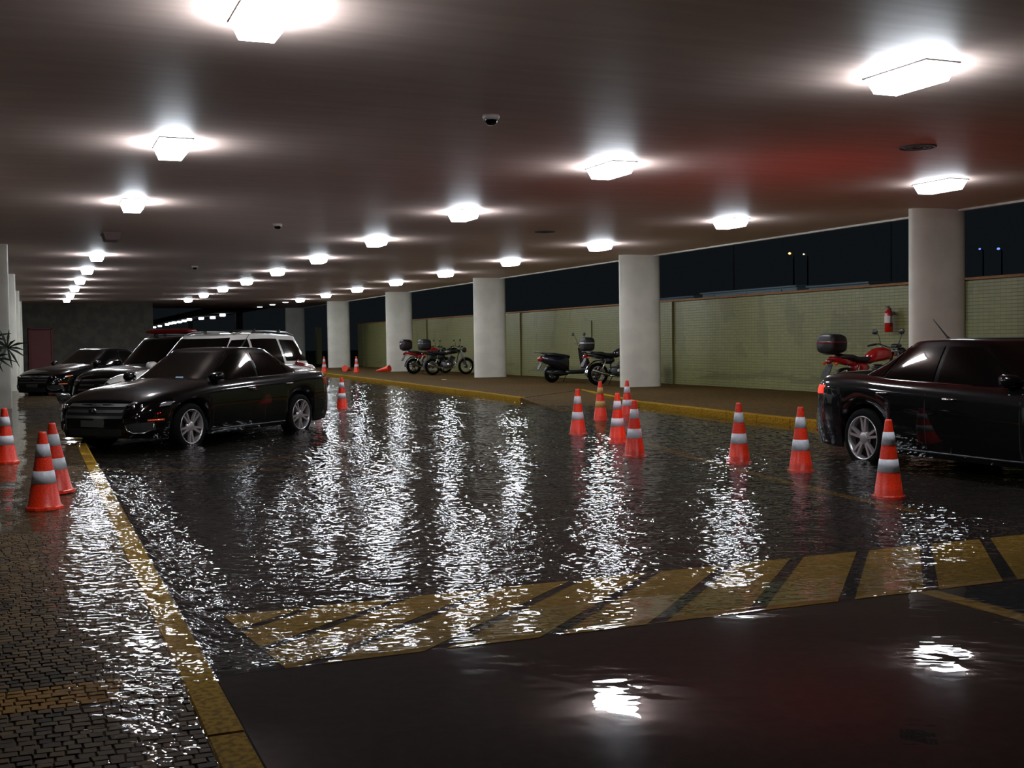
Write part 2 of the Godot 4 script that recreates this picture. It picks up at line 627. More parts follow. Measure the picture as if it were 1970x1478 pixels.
func make_lamps() -> void:
	var st := S(true)
	lamp_shape(st, 0.17, 0.38, 0.125, 0.32, -0.012, -0.145)
	st.generate_normals()
	var diff := st.commit()
	diff.surface_set_material(0, M.lamp)
	st = S(true)
	lamp_shape(st, 0.185, 0.40, 0.185, 0.40, 0.0, -0.012)
	st.generate_normals()
	var rim := st.commit()
	rim.surface_set_material(0, M.lamp_rim)
	st = S(true)
	lamp_shape(st, 0.17, 0.38, 0.125, 0.32, -0.012, -0.145)
	st.generate_normals()
	var off := st.commit()
	off.surface_set_material(0, M.unlit_lamp)
	var rows := ["row above the left kerb", "middle row over the lane", "row by the tiled wall"]
	for r in 3:
		for k in 10:
			var z := -58.6 + 5.62 * k
			if r == 2 and k == 9:
				continue
			var unlit: bool = r == 0 and k == 6
			var label: String = "glowing white trough ceiling lamp, %s from the end wall, %s" % [ORD[k], rows[r]]
			if unlit:
				label = "dead pinkish ceiling lamp among the glowing ones above the kerb"
			var t := thing("ceiling_lamp", label, "ceiling lamp", Vector3(LAMP_X[r], CEIL, z), 0.0, "" if unlit else "trough lamps, " + rows[r])
			again(rim, "rim", t, Transform3D())
			var strength: float = 1.0
			if r == 2 and k >= 7:
				strength = [0.75, 0.4][k - 7]
			var df := again(off if unlit else diff, "diffuser", t, Transform3D())
			if strength < 1.0:
				df.set_surface_override_material(0, glow(Color(0.93, 0.965, 1.0), 34.0 * strength))
			if not unlit:
				var l := AreaLight3D.new()
				l.name = "light"
				l.area_size = Vector2(0.24, 0.62)
				l.light_color = Color(0.93, 0.965, 1.0)
				l.light_energy = strength
				l.area_range = 60.0
				l.shadow_enabled = true
				l.position = Vector3(0, -0.149, 0)
				l.rotation.x = -PI / 2
				t.add_child(l)

# ---------------------------------------------------------------- paint, kerbs, setts
func bar(st: SurfaceTool, p: Array, th := 0.004) -> void:
	# thin painted panel that follows the ground: p = plan points (x, z)
	st.set_smooth_group(-1)
	var top := []
	for q in p:
		top.append(Vector3(q[0], ground(q[1]) + th, q[1]))
	var c := Vector3.ZERO
	for v in top:
		c += v
	c /= top.size()
	for k in top.size():
		var l := (k + 1) % top.size()
		tri(st, c, top[k], top[l])
		quad(st, top[k], top[l], top[l] - Vector3(0, th, 0), top[k] - Vector3(0, th, 0))

func paint_line(pts: Array, width: float, floor_node: Node, called: String) -> void:
	var st := S(true)
	for i in pts.size() - 1:
		var a := Vector2(pts[i][0], pts[i][1])
		var b := Vector2(pts[i + 1][0], pts[i + 1][1])
		var n := (b - a).normalized().orthogonal() * width * 0.5
		bar(st, [[a.x + n.x, a.y + n.y], [b.x + n.x, b.y + n.y], [b.x - n.x, b.y - n.y], [a.x - n.x, a.y - n.y]])
	commit(st, called, M.yellow if called == "lane_line" else M.yellow_worn, floor_node)

func make_floor_details() -> void:
	var fl := get_node("floor")
	# yellow hatch on the ramp: bars with dark gaps at about 45 degrees
	var zn := RAMP_NEAR - 0.01
	var zf := RAMP_FAR + 0.02
	var sl := 0.88 * (zn - zf)
	for i in range(-8, 16):
		var xa := 3.2 + 0.545 * i + 0.055
		var xb := 3.2 + 0.545 * (i + 1) - 0.05
		var p := PackedVector2Array([Vector2(xa, zn), Vector2(xb, zn), Vector2(xb + sl, zf), Vector2(xa + sl, zf)])
		var clip := PackedVector2Array([Vector2(0.92, 0), Vector2(16.5, 0), Vector2(16.5, -20), Vector2(0.92, -20)])
		for q in Geometry2D.intersect_polygons(p, clip):
			var pts := []
			for v in q:
				pts.append([v.x, v.y])
			var st := S(true)
			bar(st, pts)
			commit(st, "hatch_bar", M.yellow, fl)
	paint_line([[4.25, -4.70], [4.25, 5.0]], 0.115, fl, "lane_line")
	paint_line([[9.3, -19.0], [8.6, -16.8], [8.08, -14.76], [7.5, -12.15], [7.13, -10.21], [6.93, -8.91], [6.8, -7.6]], 0.13, fl, "edge_line")
	paint_line([[0.75, -14.7], [2.9, -13.45], [4.2, -12.7]], 0.12, fl, "bay_line")
	paint_line([[4.6, -16.6], [2.2, -14.4]], 0.12, fl, "bay_line")
	# kerbs, stone by stone
	var kerb := thing("kerb", "yellow painted kerb edging the left pavement of small setts", "kerb", Vector3(KERB_X, 0, -4.7))
	kerb.set_meta("kind", "structure")
	for i in 28:
		var z := 4.0 - 1.0 * i - 0.5
		var st := S(true)
		var w := 0.13
		box(st, Vector3(-w / 2, 0.152 / 2 - 0.02 + rng.randf_range(-0.002, 0.002), z + 4.7), Vector3(w, 0.152 + 0.04, 0.997), 0.006)
		commit(st, "kerb_stone", M.kerb_yellow, kerb)
	var kr := thing("kerb", "yellow painted kerb of the right pavement in front of the motorcycles", "kerb", Vector3(RIGHT_KERB[3][0], 0, RIGHT_KERB[3][1]))
	kr.set_meta("kind", "structure")
	kerb_run(RIGHT_KERB, kr)
	kerb_run(RIGHT_KERB_NEAR.slice(1), kr)
	var fl2 := S(true)
	box(fl2, Vector3(12.5, 0.105, -24.4) - kr.position, Vector3(0.13, 0.17, 6.6), 0.012, Basis(Vector3.UP, atan2(13.3 - 11.6, 27.5 - 21.2) * -1.0))
	commit(fl2, "kerb_stone", M.kerb_yellow, kr)
	make_setts()

func kerb_run(line: Array, parent: Node3D) -> void:
	for i in line.size() - 1:
		var a := Vector2(line[i][0], line[i][1])
		var b := Vector2(line[i + 1][0], line[i + 1][1])
		var n := maxi(1, roundi(a.distance_to(b)))
		for k in n:
			var p := a.lerp(b, (k + 0.5) / n)
			var d := b - a
			var st := S(true)
			box(st, Vector3(p.x + 0.075, 0.05, p.y) - parent.position + Vector3(0, rng.randf_range(-0.004, 0.004), 0), Vector3(0.15, 0.29, d.length() / n - 0.012), 0.015, Basis(Vector3.UP, atan2(d.x, d.y)))
			commit(st, "kerb_stone", M.kerb_yellow, parent)

func make_setts() -> void:
	var bed := struct(slab(-4.7, 0.512, 8.0, -16.0, -0.4, 0.137), "floor_left", M.mortar)
	bed.position = Vector3.ZERO
	# sett shapes: low bevelled blocks, four outlines; colours of wet limestone, basalt and yellow paint
	var shapes := []
	for i in 4:
		var st := S(true)
		var j := func() -> float: return rng.randf_range(-0.004, 0.004)
		var w := 0.5
		var c := [Vector3(-w, 0, -w), Vector3(w, 0, -w), Vector3(w, 0, w), Vector3(-w, 0, w)]
		var low := []
		var mid := []
		var top := []
		for v in c:
			var q: Vector3 = v + Vector3(j.call(), 0, j.call()) * 14.0
			low.append(q + Vector3(0, -0.014, 0))
			mid.append(q * Vector3(0.98, 1, 0.98) + Vector3(0, -0.004, 0))
			top.append(q * Vector3(0.84, 1, 0.84) + Vector3(0, 0.0005 + absf(j.call()) * 0.4, 0))
		loft(st, [low, mid, top])
		st.generate_normals()
		shapes.append(st.commit())
	var tones := []
	for c in [Color(0.312, 0.236, 0.146), Color(0.359, 0.277, 0.171), Color(0.257, 0.195, 0.121), Color(0.328, 0.262, 0.174), Color(0.208, 0.161, 0.104)]:
		tones.append(mat(c, 0.7, 0.0, 0.18))
	var yel := mat(Color(0.50, 0.35, 0.08), 0.7, 0.0, 0.18)
	var list := []
	var z := -2.6
	var row := 0
	while z > -16.0:
		var rp := rng.randf_range(0.046, 0.056)
		var x := -1.15 + rng.randf_range(0.0, 0.05)
		while x < 0.505:
			var w := rng.randf_range(0.042, 0.068)
			if x + w > 0.49:
				w = 0.508 - x
			var edge := -0.045 * absf(z) - 0.15
			if x > edge:
				var py := z - rp / 2 + 0.012 * sin(x * 5.0 + row * 0.2) + rng.randf_range(-0.002, 0.002)
				var tone := rng.randi_range(0, 9)
				tone = 4 if tone == 9 else tone % 4
				if py < -4.58 and py > -4.86 and x < 0.26:
					tone = 5
				var b := Basis(Vector3.UP, rng.randf_range(-0.05, 0.05)) * Basis.from_scale(Vector3(w - 0.004, 1.0, rp - 0.004))
				list.append([Transform3D(b, Vector3(x + w / 2, 0.1485 + rng.randf_range(-0.0018, 0.0015), py)), tone, rng.randi_range(0, 3)])
			x += w
		z -= rp
		row += 1
	# the 300 nearest in view are single setts, the rest one mass
	var view := []
	var rest := []
	for s in list:
		var p: Vector3 = s[0].origin
		if p.z < -3.45 and view.size() < 300 and p.x > -0.03 * absf(p.z) - 0.02:
			view.append(s)
		else:
			rest.append(s)
	var coloured := {}
	for i in 4:
		for k in 6:
			var m: ArrayMesh = shapes[i].duplicate()
			m.surface_set_material(0, yel if k == 5 else tones[k])
			coloured[i * 6 + k] = m
	for s in view:
		again(coloured[s[2] * 6 + s[1]], "sett", bed, s[0])
	for i in 4:
		var mm := MultiMesh.new()
		mm.transform_format = MultiMesh.TRANSFORM_3D
		mm.use_colors = true
		var me: ArrayMesh = shapes[i].duplicate()
		var vm := mat(Color(1, 1, 1), 0.7, 0.0, 0.18)
		vm.vertex_color_use_as_albedo = true
		me.surface_set_material(0, vm)
		mm.mesh = me
		var mine := rest.filter(func(s): return s[2] == i)
		mm.instance_count = mine.size()
		for k in mine.size():
			mm.set_instance_transform(k, mine[k][0])
			var col: Color = yel.albedo_color if mine[k][1] == 5 else tones[mine[k][1]].albedo_color
			mm.set_instance_color(k, col.srgb_to_linear())
		var o := MultiMeshInstance3D.new()
		o.multimesh = mm
		o.name = "setts"
		o.set_meta("kind", "stuff")
		bed.add_child(o, true)

# ---------------------------------------------------------------- water
func simplex(sd: int) -> FastNoiseLite:
	var n := FastNoiseLite.new()
	n.noise_type = FastNoiseLite.TYPE_SIMPLEX_SMOOTH
	n.fractal_type = FastNoiseLite.FRACTAL_NONE
	n.frequency = 1.0
	n.seed = sd
	return n

func water_sheet(x0: float, nx: int, width: Callable, zs: PackedFloat32Array, level: Callable, waves: Array, amp: Callable, called: String, m: Material) -> MeshInstance3D:
	# surface = level(x, z) + amp(x, z) * sum of waves [noise, length, height]; normals come from the same waves
	var nz := zs.size()
	var v := PackedVector3Array()
	var nn := PackedVector3Array()
	v.resize(nx * nz)
	nn.resize(nx * nz)
	var e := 0.004
	for j in nz:
		var z := zs[j]
		var wide: float = width.call(z)
		for i in nx:
			var x := x0 + wide * i / (nx - 1)
			var a: float = amp.call(x, z)
			var along := x * CREST.x + z * CREST.y
			var across := -x * CREST.y + z * CREST.x
			var h := 0.0
			var sx := 0.0
			var sz := 0.0
			for w in waves:
				var n: FastNoiseLite = w[0]
				var k: float = 1.0 / w[1]
				var h0 := n.get_noise_2d(along * k * 0.66, across * k)
				h += h0 * w[2]
				var da: float = (n.get_noise_2d((along + e) * k * 0.66, across * k) - h0) * w[2]
				var dc: float = (n.get_noise_2d(along * k * 0.66, (across + e) * k) - h0) * w[2]
				sx += da * CREST.x - dc * CREST.y
				sz += da * CREST.y + dc * CREST.x
			var l: float = level.call(x, z)
			var lx: float = (level.call(x + 0.01, z) - l) / 0.01
			var lz: float = (level.call(x, z + 0.01) - l) / 0.01
			v[j * nx + i] = Vector3(x, l + a * h, z)
			nn[j * nx + i] = Vector3(-sx / e * a - lx, 1.0, -sz / e * a - lz).normalized()
	var idx := PackedInt32Array()
	idx.resize((nx - 1) * (nz - 1) * 6)
	var q := 0
	for j in nz - 1:
		for i in nx - 1:
			var o := j * nx + i
			idx[q] = o
			idx[q + 1] = o + nx
			idx[q + 2] = o + 1
			idx[q + 3] = o + 1
			idx[q + 4] = o + nx
			idx[q + 5] = o + nx + 1
			q += 6
	var arr := []
	arr.resize(Mesh.ARRAY_MAX)
	arr[Mesh.ARRAY_VERTEX] = v
	arr[Mesh.ARRAY_NORMAL] = nn
	arr[Mesh.ARRAY_INDEX] = idx
	var me := ArrayMesh.new()
	me.add_surface_from_arrays(Mesh.PRIMITIVE_TRIANGLES, arr)
	me.surface_set_material(0, m)
	var ob := MeshInstance3D.new()
	ob.mesh = me
	ob.name = numbered(called)
	add_child(ob)
	return ob

func steps(a: float, b: float, n: int) -> PackedFloat32Array:
	var out := PackedFloat32Array()
	for i in n:
		out.append(lerpf(a, b, float(i) / (n - 1)))
	return out

func make_water() -> void:
	# flood in the lowered lane; rows get longer with distance, columns stay 3 cm
	var zs := PackedFloat32Array()
	var z := RAMP_NEAR + 0.005
	while z > -63.0:
		zs.append(z)
		z -= maxf(0.014, absf(z) * 0.0034)
	var patch := simplex(40)
	var level := func(x: float, zz: float) -> float:
		var l := maxf(WATER, ground(zz) + 0.007)
		if zz > -13.5 and x < 1.2:
			l = maxf(l, minf(WATER + 0.055 * exp(-(x - KERB_X) / 0.10), 0.158))
		if zz > -5.4:
			l += 0.008 * exp(-pow((zz - RAMP_NEAR + 0.05 + 0.03 * patch.get_noise_2d(x * 2.0, 7.0)) / 0.035, 2.0))
		return l
	var amp := func(x: float, zz: float) -> float:
		var a := 0.9 + 0.45 * patch.get_noise_2d(x * 0.45, zz * 0.3)
		if zz > -6.2:
			a *= lerpf(0.35, 1.0, clampf((-zz - 4.7) / 1.5, 0, 1))
		if x < 1.1 and zz > -13.0:
			a *= 1.0 + 2.0 * clampf((1.1 - x) / 0.28, 0, 1)
		return a
	var waves := [[simplex(41), 0.42, 0.0046], [simplex(42), 0.125, 0.0026], [simplex(43), 0.058, 0.0020], [simplex(51), 0.036, 0.0009]]
	var w := water_sheet(KERB_X, 640, func(q: float) -> float: return minf(13.0, 1.25 * absf(q) + 2.5), zs, level, waves, amp, "flood_water", M.water)
	tag(w, "rippling flood water with broken lamp reflections covering the lane", "water", "", "stuff")
	# shallow run-off over the setts of the left pavement
	var xl := [[-14.0, 0.62], [-13.5, 0.50], [-12.07, 0.30], [-9.61, 0.06], [-7.38, 0.02], [-5.94, 0.10], [-5.02, 0.20], [-4.75, 0.13], [-4.23, 0.22], [-3.79, 0.27], [-3.0, 0.30]]
	var xr := [[-14.0, 0.9], [-4.75, 0.9], [-4.57, 0.52], [-4.14, 0.43], [-3.75, 0.38], [-3.0, 0.34]]
	var shore := simplex(44)
	var flevel := func(x: float, zz: float) -> float:
		var d: float = minf(x - lerp_table(xl, zz), lerp_table(xr, zz) - x) + 0.07 * shore.get_noise_2d(x * 6.0, zz * 5.0) + 0.04 * shore.get_noise_2d(x * 15.0, zz * 14.0)
		return 0.1505 + clampf(d * 0.05, -0.006, 0.0045)
	var famp := func(x: float, zz: float) -> float:
		return 0.8 + 0.5 * shore.get_noise_2d(x * 1.2 + 20.0, zz * 1.1)
	var fw := [[simplex(45), 0.20, 0.0026], [simplex(46), 0.08, 0.0023], [simplex(47), 0.04, 0.0013]]
	var f := water_sheet(-0.45, 90, func(_q: float) -> float: return KERB_X + 0.454, steps(-3.0, -13.9, 860), flevel, fw, famp, "runoff_water", M.film)
	tag(f, "thin sheet of running water spilling over the setts and kerb", "water", "", "stuff")
	# smooth standing water further back on the left pavement
	var zs2 := PackedFloat32Array()
	z = -9.0
	while z > -44.0:
		zs2.append(z)
		z -= absf(z) * 0.004
	var plevel := func(x: float, zz: float) -> float:
		return 0.1518 + clampf(0.004 * (shore.get_noise_2d(x * 1.5, zz * 0.8) + clampf((-zz - 9.5) / 3.0, -0.6, 0.6)), -0.004, 0.003)
	var pamp := func(_x: float, _z: float) -> float: return 0.3
	var pw := water_sheet(-4.6, 150, func(q: float) -> float: return 4.66 if q > -13.8 else 5.22, zs2, plevel, [[simplex(52), 0.40, 0.0040], [simplex(53), 0.12, 0.0016]], pamp, "pavement_water", M.film)
	tag(pw, "still water standing on the left pavement around the pillar feet", "water", "", "stuff")
	# film on the raised crossing
	var tlevel := func(_x: float, _z: float) -> float: return TABLE + 0.0055
	var tamp := func(x: float, zz: float) -> float:
		var p := patch.get_noise_2d(x * 0.9 + 50.0, zz * 0.9)
		return 0.11 + 0.7 * maxf(0.0, p - 0.18)
	var tw := [[simplex(48), 0.55, 0.0032], [simplex(49), 0.15, 0.0012], [simplex(50), 0.06, 0.0006]]
	var t := water_sheet(KERB_X, 240, func(_q: float) -> float: return 7.8, steps(-2.3, RAMP_NEAR + 0.006, 110), tlevel, tw, tamp, "puddle_water", M.film)
	tag(t, "smooth dark film of water on the raised crossing mirroring two lamps", "water", "", "stuff")

# ---------------------------------------------------------------- pillars
func make_pillars() -> void:
	var shape := S()
	var ring := []
	for k in 40:
		var t := TAU * k / 40.0
		var c := cos(t)
		var s := sin(t)
		ring.append(Vector3(0.615 * signf(c) * pow(absf(c), 2.0 / 3.4), 0, 0.17 * signf(s) * pow(absf(s), 2.0 / 2.4)))
	var a := []
	var b := []
	for v in ring:
		a.append(v + Vector3(0, -0.03, 0))
		b.append(v + Vector3(0, CEIL - WALK - 0.001, 0))
	loft(shape, [a, b], false)
	shape.generate_normals()
	var me := shape.commit()
	me.surface_set_material(0, M.pillar)
	for side in 2:
		for i in (6 if side == 0 else 5):
			var z := -16.65 - 11.24 * i
			if side == 1 and i == 4:
				z = -61.6
			if z < -63.5 and side == 1:
				continue
			var o := MeshInstance3D.new()
			o.mesh = me
			o.name = numbered("pillar")
			o.position = Vector3(15.31 if side == 0 else -1.08, WALK if side == 0 else TABLE, z)
			if side == 1:
				o.scale.y = (CEIL - TABLE - 0.001) / (CEIL - WALK - 0.001)
			add_child(o)
			if side == 0:
				var where: String = ["beside the rear of the black sedan with lit tail lamp", "between the black cruiser motorcycle and the fire extinguisher", "between the red motorcycle pair and the scooter", "left of the two motorcycles with top boxes", "with a traffic cone standing beside its foot", "at the far end of the pavement kerb"][i]
				tag(o, "broad pale blade-shaped pillar " + where, "pillar", "pillars along the right pavement")
			else:
				tag(o, "pale blade-shaped pillar standing on the left pavement behind the cones", "pillar", "pillars along the left pavement")

# ---------------------------------------------------------------- cars (local +x is forward, +z the right side)
func sedan_spec() -> Dictionary:
	return {
		"f": 2.33, "r": -2.45, "af": 1.40, "ar": -1.33, "wr": 0.335, "arch": 0.39, "sill": 0.20,
		"top": [[-2.45, 0.98], [-2.30, 1.06], [-1.9, 1.085], [-1.5, 1.07], [0.9, 1.02], [1.3, 0.97], [1.8, 0.895], [2.15, 0.80], [2.33, 0.70]],
		"sh": [[-2.45, 0.93], [-2.2, 1.00], [-1.6, 1.01], [-0.8, 0.975], [0.2, 0.945], [1.0, 0.91], [1.6, 0.835], [2.1, 0.74], [2.33, 0.66]],
		"w": [[-2.45, 0.62], [-2.38, 0.74], [-2.2, 0.83], [-1.7, 0.895], [-1.0, 0.915], [1.0, 0.915], [1.6, 0.895], [2.0, 0.83], [2.22, 0.73], [2.33, 0.60]],
		"bow_f": 0.06, "bow_r": 0.04, "lean_f": 0.20, "lean_r": 0.10,
		"gh": {"f0": 1.06, "f1": 0.16, "r0": -1.82, "r1": -0.98, "hb": 0.80, "hr": 0.585, "n": 4.5, "roof": [[-1.3, 1.37], [-0.9, 1.405], [-0.3, 1.425], [0.25, 1.40], [0.6, 1.36]], "crown": 0.03},
	}

func suv_spec() -> Dictionary:
	return {
		"f": 2.28, "r": -2.38, "af": 1.38, "ar": -1.34, "wr": 0.36, "arch": 0.42, "sill": 0.26,
		"top": [[-2.38, 1.05], [-2.2, 1.10], [0.9, 1.12], [1.3, 1.09], [1.8, 1.03], [2.12, 0.95], [2.28, 0.84]],
		"sh": [[-2.38, 0.98], [-2.1, 1.06], [-1.2, 1.06], [0.2, 1.03], [1.0, 1.0], [1.6, 0.95], [2.05, 0.87], [2.28, 0.79]],
		"w": [[-2.38, 0.66], [-2.3, 0.78], [-2.1, 0.86], [-1.6, 0.91], [-1.0, 0.93], [1.0, 0.93], [1.6, 0.91], [2.0, 0.85], [2.18, 0.76], [2.28, 0.64]],
		"bow_f": 0.06, "bow_r": 0.03, "lean_f": 0.16, "lean_r": 0.06,
		"gh": {"f0": 1.10, "f1": 0.34, "r0": -2.30, "r1": -1.92, "hb": 0.82, "hr": 0.64, "n": 5.0, "roof": [[-2.1, 1.60], [-1.6, 1.655], [-0.6, 1.685], [0.2, 1.66], [0.7, 1.61]], "crown": 0.03},
	}

func sec(c: Dictionary, x: float) -> Array:
	# half section from the lower edge to the centre line: Vector2(z, y)
	var w := lerp_table(c.w, x)
	var sh := lerp_table(c.sh, x)
	var top := lerp_table(c.top, x)
	var low: float = c.sill
	for ax in [c.af, c.ar]:
		var d := absf(x - ax)
		if d < c.arch:
			low = maxf(low, c.wr + sqrt(c.arch * c.arch - d * d))
	var ends := maxf(clampf((x - (c.f - 0.5)) / 0.5, 0, 1), clampf(((c.r + 0.5) - x) / 0.5, 0, 1))
	low += 0.03 * ends
	var y3 := sh - 0.13
	return [Vector2(w * 0.945, low), Vector2(w * 0.985, lerpf(low, y3, 0.28)), Vector2(w, lerpf(low, y3, 0.6)), Vector2(w * 1.0, y3), Vector2(w * 0.985, sh - 0.07), Vector2(w * 0.955, sh - 0.02), Vector2(w * 0.90, sh + (top - sh) * 0.22), Vector2(w * 0.74, sh + (top - sh) * 0.60), Vector2(w * 0.42, sh + (top - sh) * 0.90), Vector2(0, top)]

func bend(c: Dictionary, p: Vector3) -> Vector3:
	# nose and tail lean back above the bumpers
	var tf := clampf((p.x - (c.f - 0.55)) / 0.55, 0, 1)
	var tr := clampf(((c.r + 0.45) - p.x) / 0.45, 0, 1)
	var up := maxf(0.0, (p.y - 0.52) / 0.3)
	var dn := maxf(0.0, (0.36 - p.y) / 0.2)
	p.x -= c.lean_f * tf * tf * pow(up, 1.4) + 0.05 * tf * dn
	p.x += c.lean_r * tr * tr * pow(up, 1.4) + 0.07 * tr * dn
	return p

func half_width(c: Dictionary, x: float, y: float) -> float:
	var s := sec(c, x)
	for i in s.size() - 1:
		if y <= s[i + 1].y:
			var h: float = s[i + 1].y - s[i].y
			return lerpf(s[i].x, s[i + 1].x, clampf((y - s[i].y) / maxf(h, 1e-4), 0, 1))
	return 0.0

func side_pt(c: Dictionary, x: float, y: float, sgn: float, out := 0.0) -> Vector3:
	return bend(c, Vector3(x, y, sgn * (half_width(c, x, y) + out)))

func end_pt(c: Dictionary, z: float, y: float, front: bool, out := 0.0) -> Vector3:
	# point on the nose or tail at height y and offset z, found along the corner when z lies outside the flat end
	var e: float = c.f if front else c.r
	var sg := 1.0 if front else -1.0
	var we := half_width(c, e, y)
	var x := e
	if absf(z) <= we:
		x = e + sg * (c.bow_f if front else c.bow_r) * (1.0 - pow(z / maxf(we, 0.01), 2))
	else:
		var a := e
		var b := e - sg * 0.9
		for k in 18:
			var m := (a + b) / 2
			if half_width(c, m, y) < absf(z):
				a = m
			else:
				b = m
		x = (a + b) / 2
	var p := bend(c, Vector3(x, y, z))
	var dir := Vector3(sg, 0, signf(z) * clampf((absf(z) - we * 0.9) / 0.25, 0, 1) * 1.2).normalized()
	return p + dir * out

func end_sheet(c: Dictionary, front: bool, z0: float, z1: float, ylo: Array, yhi: Array, nz: int, ny: int, out: float) -> SurfaceTool:
	# panel on the nose or tail; ylo and yhi run from z0 to z1 as [start, end]
	var g := []
	for j in ny + 1:
		var row := []
		for i in nz + 1:
			var u := float(i) / nz
			var y := lerpf(lerpf(ylo[0], ylo[1], u), lerpf(yhi[0], yhi[1], u), float(j) / ny)
			row.append(end_pt(c, lerpf(z0, z1, u), y, front, out))
		g.append(row)
	var st := S()
	sheet(st, g, Vector3(-0.04 if front else 0.04, 0, 0))
	return st

func gh_params(c: Dictionary, s: float) -> Array:
	var g: Dictionary = c.gh
	var f := lerpf(g.f0, g.f1, pow(s, 0.92))
	var r := lerpf(g.r0, g.r1, pow(s, 0.85))
	var hw := lerpf(g.hb, g.hr, pow(s, 1.25))
	return [(f + r) / 2, (f - r) / 2, hw]

func gh_y(c: Dictionary, x: float, s: float) -> float:
	return lerpf(lerp_table(c.sh, x) + 0.0, lerp_table(c.gh.roof, x), s)

func gh_side(c: Dictionary, x: float, s: float, sgn: float, out := 0.0) -> Vector3:
	var p := gh_params(c, s)
	var u := clampf(absf((x - p[0]) / p[1]), 0.0, 0.999)
	var z: float = p[2] * pow(1.0 - pow(u, c.gh.n), 1.0 / c.gh.n)
	return Vector3(x, gh_y(c, x, s) + out * 0.4, sgn * (z + out))

func gh_end(c: Dictionary, z: float, s: float, front: bool, out := 0.0) -> Vector3:
	var p := gh_params(c, s)
	var u := clampf(absf(z / p[2]), 0.0, 0.999)
	var dx: float = p[1] * pow(1.0 - pow(u, c.gh.n), 1.0 / c.gh.n)
	var x: float = p[0] + (dx if front else -dx)
	return Vector3(x + (out if front else -out) * 0.6, gh_y(c, x, s) + out * 0.8, z)

func car_body(c: Dictionary) -> SurfaceTool:
	var xs := []
	for i in 49:
		xs.append(lerpf(c.r, c.f, i / 48.0))
	for ax in [c.af, c.ar]:
		for k in 19:
			xs.append(ax + c.arch * cos(PI * k / 18.0) * 0.9999)
		xs.append(ax + c.arch * 1.002)
		xs.append(ax - c.arch * 1.002)
	xs.sort()
	var rings := []
	for x in xs:
		var s := sec(c, x)
		var ring := []
		for i in s.size():
			ring.append(bend(c, Vector3(x, s[i].y, s[i].x)))
		for i in range(s.size() - 2, -1, -1):
			ring.append(bend(c, Vector3(x, s[i].y, -s[i].x)))
		rings.append(ring)
	var st := S()
	loft(st, rings, false, false)
	# bowed nose and tail
	for front in [true, false]:
		var e: float = c.f if front else c.r
		var s := sec(c, e)
		var g := []
		for i in s.size():
			var row := []
			for k in 11:
				var u := 1.0 - 2.0 * k / 10.0
				var bw: float = c.bow_f if front else -c.bow_r
				row.append(bend(c, Vector3(e + bw * (1.0 - u * u), s[i].y, s[i].x * u)))
			g.append(row)
		for i in g.size() - 1:
			for k in 10:
				quad(st, g[i][k], g[i][k + 1], g[i + 1][k + 1], g[i + 1][k])
	# rolled inner edge of the wheel arches
	return st

func car_cabin(c: Dictionary) -> SurfaceTool:
	var st := S()
	var rings := []
	var seg := 56
	var lv := [0.0, 0.12, 0.25, 0.38, 0.5, 0.62, 0.74, 0.84, 0.92, 0.97, 1.0]
	for s in lv:
		var p := gh_params(c, s)
		var r := []
		for k in seg:
			var t := TAU * k / seg
			var cx := cos(t)
			var sz := sin(t)
			var x: float = p[0] + p[1] * signf(cx) * pow(absf(cx), 2.0 / c.gh.n)
			r.append(Vector3(x, gh_y(c, x, s), p[2] * signf(sz) * pow(absf(sz), 2.0 / c.gh.n)))
		rings.append(r)
	var last: Array = rings[rings.size() - 1]
	var p1 := gh_params(c, 1.0)
	for q in [[0.94, 0.35], [0.82, 0.65], [0.6, 0.85], [0.3, 0.97], [0.02, 1.0]]:
		var r := []
		for v in last:
			var x: float = p1[0] + (v.x - p1[0]) * q[0]
			r.append(Vector3(x, lerp_table(c.gh.roof, x) + c.gh.crown * q[1], v.z * q[0]))
		rings.append(r)
	loft(st, rings, false)
	return st

func cabin_pane(c: Dictionary, xa: Array, xb: Array, s0: float, s1: float, sgn: float) -> SurfaceTool:
	# side window: rear edge xa [at s0, at s1], front edge xb
	var g := []
	for j in 9:
		var u := j / 8.0
		var s := lerpf(s0, s1, u)
		var row := []
		for i in 11:
			row.append(gh_side(c, lerpf(lerpf(xa[0], xa[1], u), lerpf(xb[0], xb[1], u), i / 10.0), s, sgn, 0.007))
		g.append(row)
	var st := S()
	sheet(st, g, Vector3(0, 0, -0.02 * sgn))
	return st

